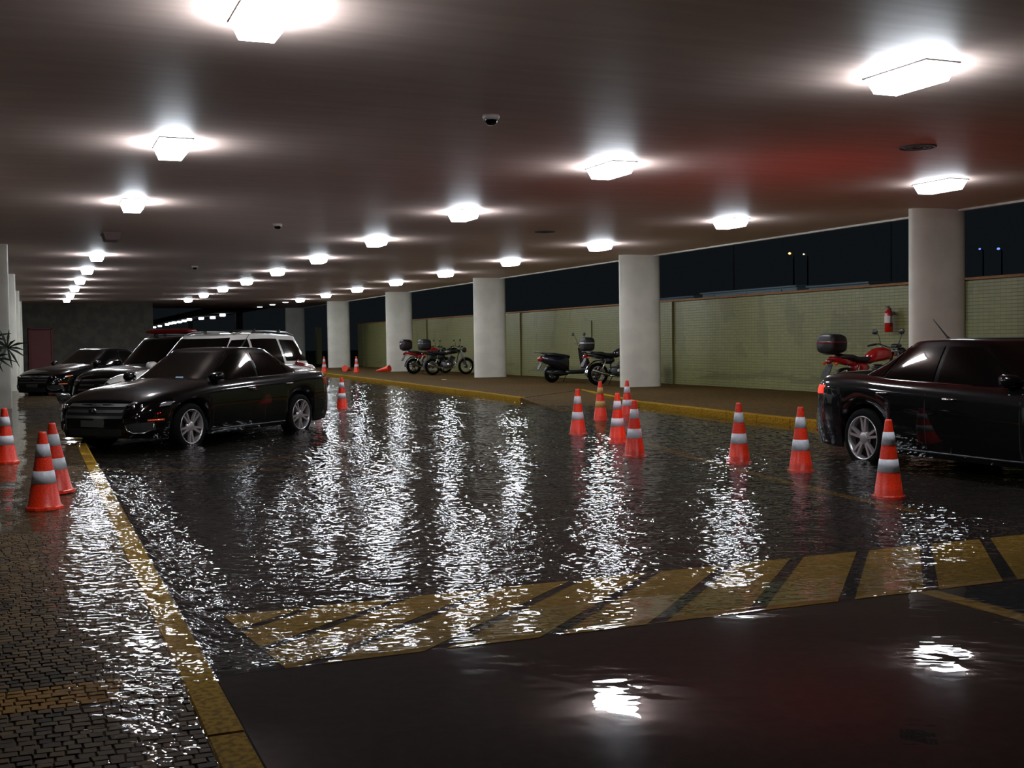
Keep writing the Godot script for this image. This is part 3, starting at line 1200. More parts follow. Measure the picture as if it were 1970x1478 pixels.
func wheel(parent: Node3D, at: Vector3, r: float, sgn: float, spokes := 10) -> void:
	var t := Transform3D(Basis(Vector3.RIGHT, PI / 2 * sgn), at)
	var key := "wheel%.3f%d" % [r, spokes]
	if not M.has(key):
		var st := S()
		var w := 0.11
		lathe(st, [Vector2(r * 0.72, w), Vector2(r * 0.77, w + 0.006), Vector2(r * 0.9, w + 0.008), Vector2(r * 0.975, w - 0.012), Vector2(r, w - 0.05), Vector2(r, -w + 0.05), Vector2(r * 0.975, -w + 0.012), Vector2(r * 0.70, -w)], 40)
		st.generate_normals()
		var ty := st.commit()
		ty.surface_set_material(0, M.tyre)
		st = S()
		lathe(st, [Vector2(r * 0.655, -0.05), Vector2(r * 0.68, w - 0.02), Vector2(r * 0.70, w + 0.004), Vector2(r * 0.735, w + 0.008), Vector2(r * 0.74, w)], 40)
		st.generate_normals()
		var rim := st.commit()
		rim.surface_set_material(0, M.alloy)
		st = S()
		lathe(st, [Vector2(0.0, 0.028), Vector2(r * 0.68, 0.028), Vector2(r * 0.69, -0.03)], 32)  # black disc behind the spokes stands in for the shade in the rim recess
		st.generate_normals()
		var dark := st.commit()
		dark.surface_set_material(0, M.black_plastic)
		st = S()
		lathe(st, [Vector2(0.001, w - 0.004), Vector2(0.05, w - 0.006), Vector2(0.072, w - 0.016), Vector2(0.08, w - 0.05)], 24)
		st.generate_normals()
		var hub := st.commit()
		hub.surface_set_material(0, M.alloy)
		st = S(true)
		var a := [Vector3(0.05, w - 0.045, -0.017), Vector3(0.05, w - 0.012, -0.017), Vector3(0.05, w - 0.012, 0.017), Vector3(0.05, w - 0.045, 0.017)]
		var b := [Vector3(r * 0.70, w - 0.045, -0.013), Vector3(r * 0.70, w - 0.002, -0.013), Vector3(r * 0.70, w - 0.002, 0.013), Vector3(r * 0.70, w - 0.045, 0.013)]
		loft(st, [a, b])
		st.generate_normals()
		var spoke := st.commit()
		spoke.surface_set_material(0, M.alloy)
		M[key] = [ty, rim, dark, hub, spoke]
	var k: Array = M[key]
	var wn := again(k[0], "wheel", parent, t)
	again(k[1], "rim", wn, Transform3D())
	again(k[2], "recess_shade_disc", wn, Transform3D())
	again(k[3], "hub", wn, Transform3D())
	for i in spokes:
		var ang := TAU * (i / 2) / (spokes / 2.0) + (0.17 if i % 2 else -0.17)
		again(k[4], "spoke", wn, Transform3D(Basis(Vector3.UP, ang + 0.3), Vector3.ZERO))

func make_car(called: String, label: String, c: Dictionary, paint: Material, roof_paint: Material, suv := false, tail_lit := false) -> Node3D:
	var t := thing(called, label, "car")
	commit(car_body(c), "body", paint, t)
	commit(car_cabin(c), "cabin", roof_paint, t)
	var st := S(true)
	box(st, Vector3((c.f + c.r) / 2, 0.33, 0), Vector3(c.f - c.r - 0.5, 0.22, 1.1), 0.03)
	box(st, Vector3(0, 0.40, 0), Vector3(c.af - c.ar - 2 * c.arch - 0.02, 0.36, 1.66), 0.03)
	commit(st, "underbody_light_block", M.rubber, t)  # black blocks added under the hollow shell to stop light leaking through
	for sg in [1.0, -1.0]:
		for ax in [c.af, c.ar]:
			wheel(t, Vector3(ax, c.wr, sg * (lerp_table(c.w, ax) - 0.125)), c.wr, sg)
	# glass
	var g := []
	for j in 9:
		var s := lerpf(0.05, 0.93, j / 8.0)
		var row := []
		for i in 17:
			var p := gh_params(c, s)
			row.append(gh_end(c, lerpf(-0.86, 0.86, i / 16.0) * p[2], s, true, 0.007))
		g.append(row)
	st = S()
	sheet(st, g, Vector3(-0.02, -0.01, 0))
	commit(st, "windscreen", M.glass, t)
	g = []
	for j in 9:
		var s := lerpf(0.10 if not suv else 0.16, 0.90, j / 8.0)
		var row := []
		for i in 17:
			var p := gh_params(c, s)
			row.append(gh_end(c, lerpf(-0.84, 0.84, i / 16.0) * p[2], s, false, 0.007))
		g.append(row)
	st = S()
	sheet(st, g, Vector3(0.02, -0.01, 0))
	commit(st, "rear_window", M.glass, t)
	for sg in [1.0, -1.0]:
		if suv:
			commit(cabin_pane(c, [-0.12, -0.12], [0.86, 0.26], 0.08, 0.86, sg), "side_window", M.glass, t)
			commit(cabin_pane(c, [-1.10, -1.02], [-0.20, -0.20], 0.08, 0.86, sg), "side_window", M.glass, t)
			commit(cabin_pane(c, [-2.0, -1.62], [-1.18, -1.10], 0.16, 0.84, sg), "side_window", M.glass, t)
		else:
			commit(cabin_pane(c, [-0.27, -0.27], [0.78, 0.13], 0.08, 0.86, sg), "side_window", M.glass, t)
			commit(cabin_pane(c, [-1.10, -0.92], [-0.34, -0.34], 0.08, 0.86, sg), "side_window", M.glass, t)
			commit(cabin_pane(c, [-1.46, -1.06], [-1.13, -0.98], 0.10, 0.74, sg), "side_window", M.glass, t)
		# bright strip under the windows
		st = S()
		var pts := []
		for i in 15:
			var x := lerpf(-1.45 if not suv else -1.95, 0.82, i / 14.0)
			pts.append(gh_side(c, x, 0.035, sg, 0.006))
		tube(st, pts, 0.009, 6)
		commit(st, "window_trim", M.chrome, t)
		# mirror
		var mp := gh_side(c, 0.74, 0.10, sg, 0.0)
		st = body_x([[mp.x - 0.06, mp.y + 0.06, mp.z + sg * 0.14, 0.085, 0.05], [mp.x - 0.05, mp.y + 0.06, mp.z + sg * 0.14, 0.105, 0.07], [mp.x + 0.02, mp.y + 0.055, mp.z + sg * 0.13, 0.10, 0.065], [mp.x + 0.08, mp.y + 0.05, mp.z + sg * 0.115, 0.06, 0.035]], 2.8, 18)
		var mi := commit(st, "mirror", paint, t)
		st = S(true)
		box(st, Vector3(mp.x - 0.063, mp.y + 0.06, mp.z + sg * 0.14), Vector3(0.006, 0.09, 0.16), 0.002)
		commit(st, "mirror_glass", M.chrome, mi)
		st = S()
		tube(st, [Vector3(mp.x, mp.y, mp.z - sg * 0.03), Vector3(mp.x, mp.y + 0.03, mp.z + sg * 0.08)], 0.022, 8)
		commit(st, "mirror_arm", M.black_plastic, mi)
		# door handles
		for x in [0.02, -0.98]:
			var hy := lerp_table(c.sh, x) - 0.125
			var a := side_pt(c, x - 0.09, hy, sg, 0.004)
			var b := side_pt(c, x + 0.09, hy, sg, 0.004)
			st = S()
			tube(st, [a, a.lerp(b, 0.2) + Vector3(0, 0, sg * 0.028), a.lerp(b, 0.8) + Vector3(0, 0, sg * 0.028), b], [0.010, 0.013, 0.013, 0.010], 8)
			commit(st, "door_handle", M.chrome if not suv else paint, t)
		# door gaps: thin dark rubber lines
		for x in [0.93, -0.33, -1.28]:
			st = S()
			var gp := []
			for i in 9:
				var y := lerpf(c.sill + 0.10, lerp_table(c.sh, x) - 0.01, i / 8.0)
				if absf(x - c.ar) < c.arch:
					y = maxf(y, c.wr + sqrt(c.arch * c.arch - pow(x - c.ar, 2)) + 0.01)
				gp.append(side_pt(c, x, y, sg, -0.001))
			tube(st, gp, 0.004, 5)
			commit(st, "door_gap", M.rubber, t)
		# sill strip
		st = S()
		var sp := []
		for i in 9:
			sp.append(side_pt(c, lerpf(c.ar + c.arch + 0.05, c.af - c.arch - 0.05, i / 8.0), c.sill + 0.06, sg, 0.004))
		tube(st, sp, 0.012, 6)
		commit(st, "sill_trim", M.black_plastic, t)
	# nose
	var ny0 := 0.50 if not suv else 0.60
	var ny1 := 0.70 if not suv else 0.83
	st = end_sheet(c, true, -0.50, 0.50, [ny0, ny0], [ny1, ny1], 16, 6, 0.006)
	var gr := commit(st, "grille", M.black_plastic, t)
	for i in 3:
		var y := lerpf(ny0 + 0.02, ny1 - 0.02, i / 2.0)
		st = end_sheet(c, true, -0.49, 0.49, [y - 0.018, y - 0.018], [y + 0.018, y + 0.018], 16, 1, 0.022)
		commit(st, "grille_bar", M.steel, gr)
	st = S()
	var bp := end_pt(c, 0.0, (ny0 + ny1) / 2, true, 0.03)
	lathe(st, [Vector2(0.001, 0.012), Vector2(0.055, 0.010), Vector2(0.07, 0.0), Vector2(0.07, -0.02)], 20, Transform3D(Basis(Vector3.BACK, -PI / 2) * Basis.from_scale(Vector3(0.55, 1, 1.0)), bp))
	commit(st, "badge", M.navy, gr)
	for sg in [1.0, -1.0]:
		st = end_sheet(c, true, sg * 0.53, sg * 0.86, [ny1 - 0.15, ny1 - 0.06], [ny1 - 0.005, ny1 + 0.06], 12, 4, 0.008)
		var hl := commit(st, "headlamp", M.glass, t)
		for q in [0.60, 0.69]:
			var pp := end_pt(c, sg * q, ny1 - 0.05, true, 0.0)
			st = S()
			lathe(st, [Vector2(0.001, 0.016), Vector2(0.028, 0.018), Vector2(0.036, 0.012), Vector2(0.038, -0.01)], 18, Transform3D(Basis(Vector3.BACK, -PI / 2) * Basis(Vector3.RIGHT, -0.5 * sg), pp))
			commit(st, "reflector", M.chrome, hl)
		st = end_sheet(c, true, sg * 0.825, sg * 0.865, [ny1 - 0.05, ny1 - 0.035], [ny1 - 0.01, ny1 + 0.015], 4, 2, 0.012)
		commit(st, "turn_lamp", M.amber, hl)
		# fog lamp recess with bright outline
		st = end_sheet(c, true, sg * 0.54, sg * 0.80, [0.30, 0.33], [0.42, 0.45], 8, 4, 0.006)
		var fg := commit(st, "fog_recess", M.rubber, t)
		st = S()
		var ol := []
		for q in [[0.54, 0.41], [0.56, 0.34], [0.62, 0.30], [0.72, 0.30], [0.79, 0.34], [0.80, 0.43]]:
			ol.append(end_pt(c, sg * q[0], q[1], true, 0.012))
		tube(st, ol, 0.008, 6)
		commit(st, "fog_trim", M.chrome, fg)
		# amber side reflector in the bumper
		st = S()
		var ap := []
		for i in 5:
			ap.append(side_pt(c, lerpf(c.f - 0.40, c.f - 0.16, i / 4.0), 0.47, sg, 0.006))
		tube(st, ap, 0.014, 6)
		commit(st, "side_marker", M.amber, t)
	st = end_sheet(c, true, -0.45, 0.45, [0.26, 0.26], [0.36, 0.36], 12, 3, 0.006)
	commit(st, "air_intake", M.rubber, t)
	st = end_sheet(c, true, -0.20, 0.20, [0.385, 0.385], [0.475, 0.475], 8, 2, 0.016)
	commit(st, "number_plate", M.plate, t)
	# tail
	var ty0 := 0.78 if not suv else 0.82
	for sg in [1.0, -1.0]:
		st = end_sheet(c, false, sg * (0.58 if not suv else 0.66), sg * (0.845 if not suv else 0.865), [ty0 + 0.01, ty0 + 0.03], [ty0 + 0.14, ty0 + (0.13 if not suv else 0.36)], 12, 4, 0.008)
		commit(st, "tail_lamp", M.tail_lit if tail_lit else M.red_lens, t)
		if tail_lit:
			var l := AreaLight3D.new()
			l.name = "tail_light"
			l.area_size = Vector2(0.30, 0.14)
			l.light_color = Color(1.0, 0.10, 0.05)
			l.light_energy = 0.7
			l.area_range = 40.0
			l.shadow_enabled = true
			var tp := end_pt(c, sg * 0.70, ty0 + 0.08, false, 0.03)
			l.position = tp + Vector3(-0.03, 0, sg * 0.02)
			l.rotation.y = PI / 2 - sg * 0.35
			t.add_child(l, true)
		# reflector strip low in the bumper
		st = end_sheet(c, false, sg * 0.55, sg * 0.72, [0.34, 0.34], [0.37, 0.37], 4, 1, 0.008)
		commit(st, "rear_reflector", M.red_lens, t)
	st = end_sheet(c, false, -0.62, 0.62, [0.47, 0.47], [0.485, 0.485], 12, 1, 0.012)
	commit(st, "bumper_strip", M.chrome, t)
	st = end_sheet(c, false, -0.20, 0.20, [0.60, 0.60], [0.70, 0.70], 8, 2, 0.012)
	commit(st, "rear_plate", M.plate, t)
	if tail_lit:
		# high brake lamp on the rear deck below the window
		var hp := Vector3(c.gh.r0 + 0.02, lerp_table(c.top, c.gh.r0) + 0.014, 0)
		st = S(true)
		box(st, hp, Vector3(0.035, 0.03, 0.42), 0.006)
		commit(st, "high_brake_lamp", M.tail_lit, t)
		var hl2 := AreaLight3D.new()
		hl2.name = "high_brake_light"
		hl2.area_size = Vector2(0.40, 0.04)
		hl2.light_color = Color(1.0, 0.10, 0.05)
		hl2.light_energy = 0.22
		hl2.area_range = 40.0
		hl2.shadow_enabled = true
		hl2.position = hp + Vector3(-0.02, 0.03, 0)
		hl2.rotation = Vector3(1.0, PI / 2, 0)
		t.add_child(hl2, true)
	# roof aerial
	if not suv:
		var ay := lerp_table(c.gh.roof, -0.98) + 0.022
		st = S()
		tube(st, [Vector3(-0.93, ay, 0), Vector3(-0.99, ay + 0.045, 0), Vector3(-1.20, ay + 0.24, 0)], [0.022, 0.010, 0.004], 8)
		commit(st, "aerial", M.rubber, t)
	else:
		for sg in [1.0, -1.0]:
			st = S()
			var rp := []
			for i in 9:
				var x := lerpf(-1.75, 0.15, i / 8.0)
				var lift := 0.045 if i > 0 and i < 8 else 0.0
				rp.append(Vector3(x, lerp_table(c.gh.roof, x) + 0.012 + lift, sg * 0.565))
			tube(st, rp, 0.016, 8)
			commit(st, "roof_rail", M.steel, t)
		for x in [-1.25, -0.45]:
			st = S(true)
			var ry := lerp_table(c.gh.roof, x) + 0.085
			box(st, Vector3(x, ry, 0), Vector3(0.05, 0.024, 1.22), 0.008)
			for sg in [1.0, -1.0]:
				box(st, Vector3(x, ry - 0.02, sg * 0.565), Vector3(0.09, 0.05, 0.05), 0.008)
			commit(st, "cross_bar", M.black_plastic, t)
	return t

func make_vehicles() -> void:
	var sd := sedan_spec()
	var sv := suv_spec()
	# diagonal bays on the left: nose towards the left pavement and the camera
	var fwd := Vector3(-0.72, 0, 0.694)
	var turn := atan2(-fwd.z, fwd.x)
	var side := Vector3(fwd.z, 0, -fwd.x)      # towards the camera
	var a := make_car("sedan", "black saloon car with barred grille standing in water beside the cones on the setts", sd, M.black_paint, M.black_paint)
	a.position = Vector3(2.96, 0, -17.93) - side * 0.78 + fwd * -0.03
	a.rotation.y = turn
	var st := S(true)
	box(st, gh_end(sd, -0.25, 0.16, true, 0.012), Vector3(0.004, 0.09, 0.14), 0.001, Basis(Vector3.BACK, 0.9))
	commit(st, "windscreen_sticker", M.sticker, a)
	var b := make_car("police_car", "dark four wheel drive with red light bar on its roof, behind the white estate car", sv, M.dark_paint, M.dark_paint, true)
	b.position = Vector3(2.80, 0, -26.3)
	b.rotation.y = turn
	st = body_x([[0.13, 1.80, 0.0, 0.50, 0.02], [0.12, 1.80, 0.0, 0.60, 0.045], [0.0, 1.80, 0.0, 0.62, 0.055], [-0.12, 1.80, 0.0, 0.60, 0.045], [-0.13, 1.80, 0.0, 0.50, 0.02]], 4.0, 24)
	var lb := commit(st, "light_bar", M.red_lens, b)
	st = S(true)
	for z in [-0.42, 0.42]:
		box(st, Vector3(0, 1.725, z), Vector3(0.10, 0.07, 0.06), 0.01)
	commit(st, "light_bar_foot", M.black_plastic, lb)
	var c := make_car("estate_car", "white estate car with roof rails, between the black saloon and the light bar car", sv, M.white_paint, M.white_paint, true)
	c.position = Vector3(3.13, 0, -22.2)
	c.rotation.y = turn
	var d := copy(a, "dark saloon car furthest back, beside the left pillars, amber corner lamp showing", Vector3(1.65, 0, -36.6), turn)
	d.get_node("windscreen_sticker").free()
	for h in a.find_children("turn_lamp*", "MeshInstance3D", true, false):
		h.set_surface_override_material(0, M.lens)
	# right-hand saloon, brake lamps on, nose towards the camera
	var e := make_car("sedan", "black saloon car with lit red tail lamp beside the last traffic cones", sd, M.black_paint, M.black_paint, false, true)
	e.position = Vector3(8.72 + 0.78, 0, -10.52 + 1.33)
	e.rotation.y = -PI / 2

# ---------------------------------------------------------------- motorcycles (local +x forward, at the rear wheel's foot)
func cycle_wheel(parent: Node3D, called: String, at: Vector3, r: float, w: float, rim_mat: Material, wire: bool) -> void:
	var t := Transform3D(Basis(Vector3.RIGHT, PI / 2), at)
	var st := S()
	var ring := []
	for k in 13:
		var q := TAU * k / 12.0
		ring.append(Vector2(r - w * 0.5 + w * 0.5 * cos(q), w * 0.5 * sin(q)))
	lathe(st, ring, 36)
	var o := commit(st, called, M.tyre, parent)
	o.transform = t
	st = S()
	var ri := r - w * 0.92
	lathe(st, [Vector2(ri - 0.012, -w * 0.34), Vector2(ri + 0.012, -w * 0.36), Vector2(ri + 0.012, w * 0.36), Vector2(ri - 0.012, w * 0.34), Vector2(ri - 0.018, 0), Vector2(ri - 0.012, -w * 0.34)], 36)
	commit(st, "rim", rim_mat, o)
	st = S()
	lathe(st, [Vector2(0.001, -0.06), Vector2(0.045, -0.06), Vector2(0.065, -0.03), Vector2(0.065, 0.03), Vector2(0.045, 0.06), Vector2(0.001, 0.06)], 20)
	commit(st, "hub", M.engine, o)
	var n := 18 if wire else 6
	for k in n:
		var a := TAU * k / n
		var sgn := 1.0 if k % 2 else -1.0
		st = S()
		var inner := Vector3(cos(a + 0.25 * sgn) * 0.06, 0.035 * sgn if wire else 0.0, sin(a + 0.25 * sgn) * 0.06)
		if not wire:
			inner = Vector3(cos(a) * 0.05, 0, sin(a) * 0.05)
		tube(st, [inner, Vector3(cos(a) * ri, 0, sin(a) * ri)], 0.0032 if wire else 0.014, 5)
		commit(st, "spoke", M.steel if wire else rim_mat, o)

func top_box(parent: Node3D, at: Vector3, s: Vector3, stripe: Material) -> void:
	var st := S()
	var rings := []
	for q in [[-0.5, 0.80, 0.70], [-0.47, 0.92, 0.86], [-0.30, 1.0, 1.0], [0.25, 1.0, 0.97], [0.44, 0.92, 0.84], [0.5, 0.78, 0.66]]:
		rings.append(ring_x(at.x + q[0] * s.x, at.y + s.y * 0.5 * (0.92 + 0.08 * q[2]), at.z, s.z * 0.5 * q[1], s.y * 0.5 * q[2], 3.6, 24))
	loft(st, rings)
	var b := commit(st, "top_box", M.black_plastic, parent)
	st = S()
	var r2 := []
	for q in [[-0.515, 0.74], [-0.505, 0.90], [-0.30, 1.03], [0.25, 1.03], [0.45, 0.95]]:
		r2.append(ring_x(at.x + q[0] * s.x, at.y + s.y * 0.58, at.z, s.z * 0.5 * q[1], s.y * 0.04, 3.6, 24))
	loft(st, r2)
	commit(st, "lid_band", stripe, b)

func make_motorcycle(label: String, at: Vector3, turn: float, tank_mat: Material, panel_mat: Material, wire: bool, box_size: Vector3, fender_mat: Material, lean := 0.0) -> Node3D:
	var t := thing("motorcycle", label, "motorcycle", at, turn, "motorcycles parked against the tiled wall")
	t.scale = Vector3(1.08, 1.08, 1.08)
	var R := 0.30
	var wb := 1.30
	cycle_wheel(t, "rear_wheel", Vector3(0, R, 0), R, 0.11, M.chrome if wire else M.black_plastic, wire)
	cycle_wheel(t, "front_wheel", Vector3(wb, R, 0), R, 0.09, M.chrome if wire else M.black_plastic, wire)
	var st := S()
	tube(st, [Vector3(wb - 0.20, 0.96, 0), Vector3(wb - 0.30, 0.72, 0), Vector3(wb - 0.38, 0.40, 0), Vector3(0.62, 0.27, 0), Vector3(0.34, 0.34, 0)], 0.022, 8)
	tube(st, [Vector3(wb - 0.22, 0.90, 0), Vector3(0.55, 0.74, 0), Vector3(0.10, 0.76, 0), Vector3(-0.28, 0.82, 0)], 0.022, 8)
	tube(st, [Vector3(0.42, 0.72, 0), Vector3(0.34, 0.34, 0)], 0.022, 8)
	for z in [-0.10, 0.10]:
		tube(st, [Vector3(0.36, 0.34, z * 0.8), Vector3(0, R, z)], 0.020, 8)
	commit(st, "frame", M.black_plastic, t)
	st = S()
	for z in [-0.12, 0.12]:
		tube(st, [Vector3(0.02, R + 0.03, z), Vector3(0.20, 0.70, z)], 0.022, 10)
	commit(st, "rear_shock", M.chrome, t)
	st = S()
	for z in [-0.09, 0.09]:
		tube(st, [Vector3(wb, R, z), Vector3(wb - 0.10, 0.58, z), Vector3(wb - 0.22, 0.95, z)], [0.028, 0.026, 0.019], 10)
	box(st, Vector3(wb - 0.215, 0.93, 0), Vector3(0.06, 0.03, 0.24), 0.006, Basis(Vector3.BACK, 0.3))
	commit(st, "fork", M.steel, t)
	# engine with finned cylinder and round cover
	st = body_x([[0.34, 0.36, 0, 0.07, 0.08], [0.38, 0.37, 0, 0.11, 0.12], [0.62, 0.36, 0, 0.12, 0.13], [0.76, 0.36, 0, 0.10, 0.11], [0.80, 0.36, 0, 0.05, 0.06]], 3.0, 18)
	var en := commit(st, "engine", M.engine, t)
	for i in 6:
		st = S(true)
		box(st, Vector3(0.68 + 0.022 * i, 0.49 + 0.034 * i, 0), Vector3(0.20, 0.014, 0.20), 0.004, Basis(Vector3.BACK, -0.5))
		commit(st, "cooling_fin", M.engine, en)
	st = S()
	for z in [0.125, -0.125]:
		lathe(st, [Vector2(0.001, 0.02), Vector2(0.07, 0.016), Vector2(0.085, 0.0), Vector2(0.088, -0.03)], 22, Transform3D(Basis(Vector3.RIGHT, PI / 2 * signf(z)), Vector3(0.60, 0.37, z)))
	commit(st, "engine_cover", M.chrome, en)
	# exhaust on the right-hand side
	st = S()
	tube(st, [Vector3(0.80, 0.56, 0.05), Vector3(0.88, 0.42, 0.10), Vector3(0.80, 0.26, 0.14), Vector3(0.50, 0.22, 0.16), Vector3(0.25, 0.27, 0.17)], 0.02, 8)
	tube(st, [Vector3(0.27, 0.265, 0.17), Vector3(0.20, 0.28, 0.172), Vector3(-0.20, 0.40, 0.18), Vector3(-0.24, 0.41, 0.18)], [0.024, 0.042, 0.045, 0.032], 12)
	commit(st, "exhaust", M.chrome, t)
	# tank, seat, side panels, tail
	st = body_x([[0.44, 0.80, 0, 0.04, 0.04], [0.50, 0.82, 0, 0.09, 0.08], [0.64, 0.86, 0, 0.13, 0.115], [0.80, 0.885, 0, 0.14, 0.12], [0.93, 0.88, 0, 0.115, 0.10], [1.01, 0.87, 0, 0.05, 0.05]], 2.6, 22)
	var tk := commit(st, "fuel_tank", tank_mat, t)
	st = S()
	lathe(st, [Vector2(0.001, 0.02), Vector2(0.03, 0.018), Vector2(0.034, 0.0)], 14, Transform3D(Basis(), Vector3(0.80, 1.0, 0)))
	commit(st, "filler_cap", M.chrome, tk)
	st = body_x([[-0.20, 0.845, 0, 0.05, 0.02], [-0.16, 0.85, 0, 0.11, 0.045], [0.10, 0.835, 0, 0.13, 0.055], [0.22, 0.80, 0, 0.13, 0.05], [0.40, 0.79, 0, 0.12, 0.05], [0.55, 0.83, 0, 0.06, 0.03]], 2.6, 18)
	commit(st, "seat", M.seat, t)
	st = body_x([[0.12, 0.66, 0, 0.06, 0.04], [0.16, 0.66, 0, 0.12, 0.085], [0.36, 0.65, 0, 0.135, 0.10], [0.46, 0.66, 0, 0.08, 0.06]], 2.4, 18)
	commit(st, "side_panel", panel_mat, t)
	st = body_x([[-0.36, 0.83, 0, 0.03, 0.015], [-0.32, 0.82, 0, 0.07, 0.04], [-0.10, 0.78, 0, 0.11, 0.06], [0.14, 0.73, 0, 0.10, 0.06]], 2.6, 18)
	commit(st, "tail_fairing", panel_mat, t)
	st = body_x([[-0.41, 0.775, 0, 0.035, 0.025], [-0.39, 0.775, 0, 0.055, 0.04], [-0.33, 0.78, 0, 0.05, 0.035]], 2.6, 14)
	commit(st, "tail_lamp", M.red_lens, t)
	# mudguards
	for fw in [true, false]:
		var cx := wb if fw else 0.0
		var rr := R + (0.035 if fw else 0.07)
		var gg := []
		var a0 := 0.35 if fw else 0.9
		var a1 := 2.6 if fw else 3.2
		for i in 13:
			var q := lerpf(a0, a1, i / 12.0)
			var row := []
			for k in 7:
				var u := lerpf(-1.0, 1.0, k / 6.0)
				var r2 := rr - 0.03 * u * u
				row.append(Vector3(cx + r2 * cos(q), R + r2 * sin(q), u * (0.055 if fw else 0.075)))
			gg.append(row)
		st = S()
		sheet(st, gg, Vector3(0, -0.006, 0))
		commit(st, "mudguard", fender_mat, t)
	st = S(true)
	box(st, Vector3(-0.40, 0.62, 0), Vector3(0.02, 0.24, 0.15), 0.006, Basis(Vector3.BACK, -0.45))
	box(st, Vector3(-0.44, 0.56, 0), Vector3(0.012, 0.13, 0.19), 0.003, Basis(Vector3.BACK, -0.4))
	commit(st, "plate_holder", M.black_plastic, t)
	# controls
	st = S()
	tube(st, [Vector3(wb - 0.42, 1.03, -0.36), Vector3(wb - 0.33, 1.06, -0.24), Vector3(wb - 0.24, 0.99, -0.07), Vector3(wb - 0.24, 0.99, 0.07), Vector3(wb - 0.33, 1.06, 0.24), Vector3(wb - 0.42, 1.03, 0.36)], 0.012, 8)
	var hb := commit(st, "handlebar", M.black_plastic, t)
	for z in [-1.0, 1.0]:
		st = S()
		tube(st, [Vector3(wb - 0.36, 1.05, z * 0.27), Vector3(wb - 0.44, 1.025, z * 0.40)], 0.019, 8)
		commit(st, "grip", M.rubber, hb)
		st = S()
		tube(st, [Vector3(wb - 0.31, 1.06, z * 0.22), Vector3(wb - 0.30, 1.20, z * 0.27), Vector3(wb - 0.33, 1.25, z * 0.30)], 0.006, 6)
		var ms := commit(st, "mirror_stem", M.black_plastic, hb)
		st = body_x([[wb - 0.355, 1.27, z * 0.32, 0.07, 0.04], [wb - 0.345, 1.27, z * 0.32, 0.075, 0.048], [wb - 0.32, 1.27, z * 0.32, 0.045, 0.03]], 2.4, 16)
		commit(st, "mirror", M.black_plastic, t)
	st = S()
	lathe(st, [Vector2(0.001, 0.06), Vector2(0.08, 0.055), Vector2(0.095, 0.03), Vector2(0.09, -0.03), Vector2(0.05, -0.08), Vector2(0.001, -0.09)], 22, Transform3D(Basis(Vector3.BACK, -PI / 2), Vector3(wb - 0.05, 0.90, 0)))
	var hl := commit(st, "headlamp", M.black_plastic, t)
	st = S()
	lathe(st, [Vector2(0.001, 0.012), Vector2(0.06, 0.006), Vector2(0.082, -0.004)], 20, Transform3D(Basis(Vector3.BACK, -PI / 2), Vector3(wb + 0.008, 0.90, 0)))
	commit(st, "headlamp_lens", M.lens, hl)
	st = S(true)
	box(st, Vector3(wb - 0.17, 1.02, 0), Vector3(0.07, 0.06, 0.20), 0.015, Basis(Vector3.BACK, 0.6))
	commit(st, "instruments", M.black_plastic, t)
	for z in [-1.0, 1.0]:
		for q in [[wb - 0.04, 0.86], [-0.34, 0.74]]:
			st = S()
			tube(st, [Vector3(q[0], q[1], 0), Vector3(q[0], q[1], z * 0.14)], 0.006, 6)
			lathe(st, [Vector2(0.001, 0.05), Vector2(0.022, 0.04), Vector2(0.028, 0.0), Vector2(0.001, -0.01)], 12, Transform3D(Basis(Vector3.RIGHT, PI / 2 * z), Vector3(q[0], q[1], z * 0.14)))
			commit(st, "indicator", M.amber, t)
	st = S()
	tube(st, [Vector3(0.50, 0.26, -0.10), Vector3(0.42, 0.012, -0.20)], 0.012, 8)
	commit(st, "side_stand", M.black_plastic, t)
	st = S()
	for z in [-1.0, 1.0]:
		tube(st, [Vector3(0.42, 0.28, z * 0.12), Vector3(0.44, 0.28, z * 0.25)], 0.014, 8)
	commit(st, "footrest", M.rubber, t)
	st = S()
	for z in [-0.08, 0.08]:
		tube(st, [Vector3(0.05, 0.86, z), Vector3(-0.20, 0.90, z), Vector3(-0.42, 0.90, z)], 0.011, 8)
	tube(st, [Vector3(-0.42, 0.90, -0.08), Vector3(-0.42, 0.90, 0.08)], 0.011, 8)
	commit(st, "luggage_rack", M.steel if wire else M.black_plastic, t)
	if box_size.x > 0.0:
		top_box(t, Vector3(-0.30, 0.905, 0), box_size, M.label if box_size.x < 0.32 else (M.steel if wire else M.red_lens))
	return t

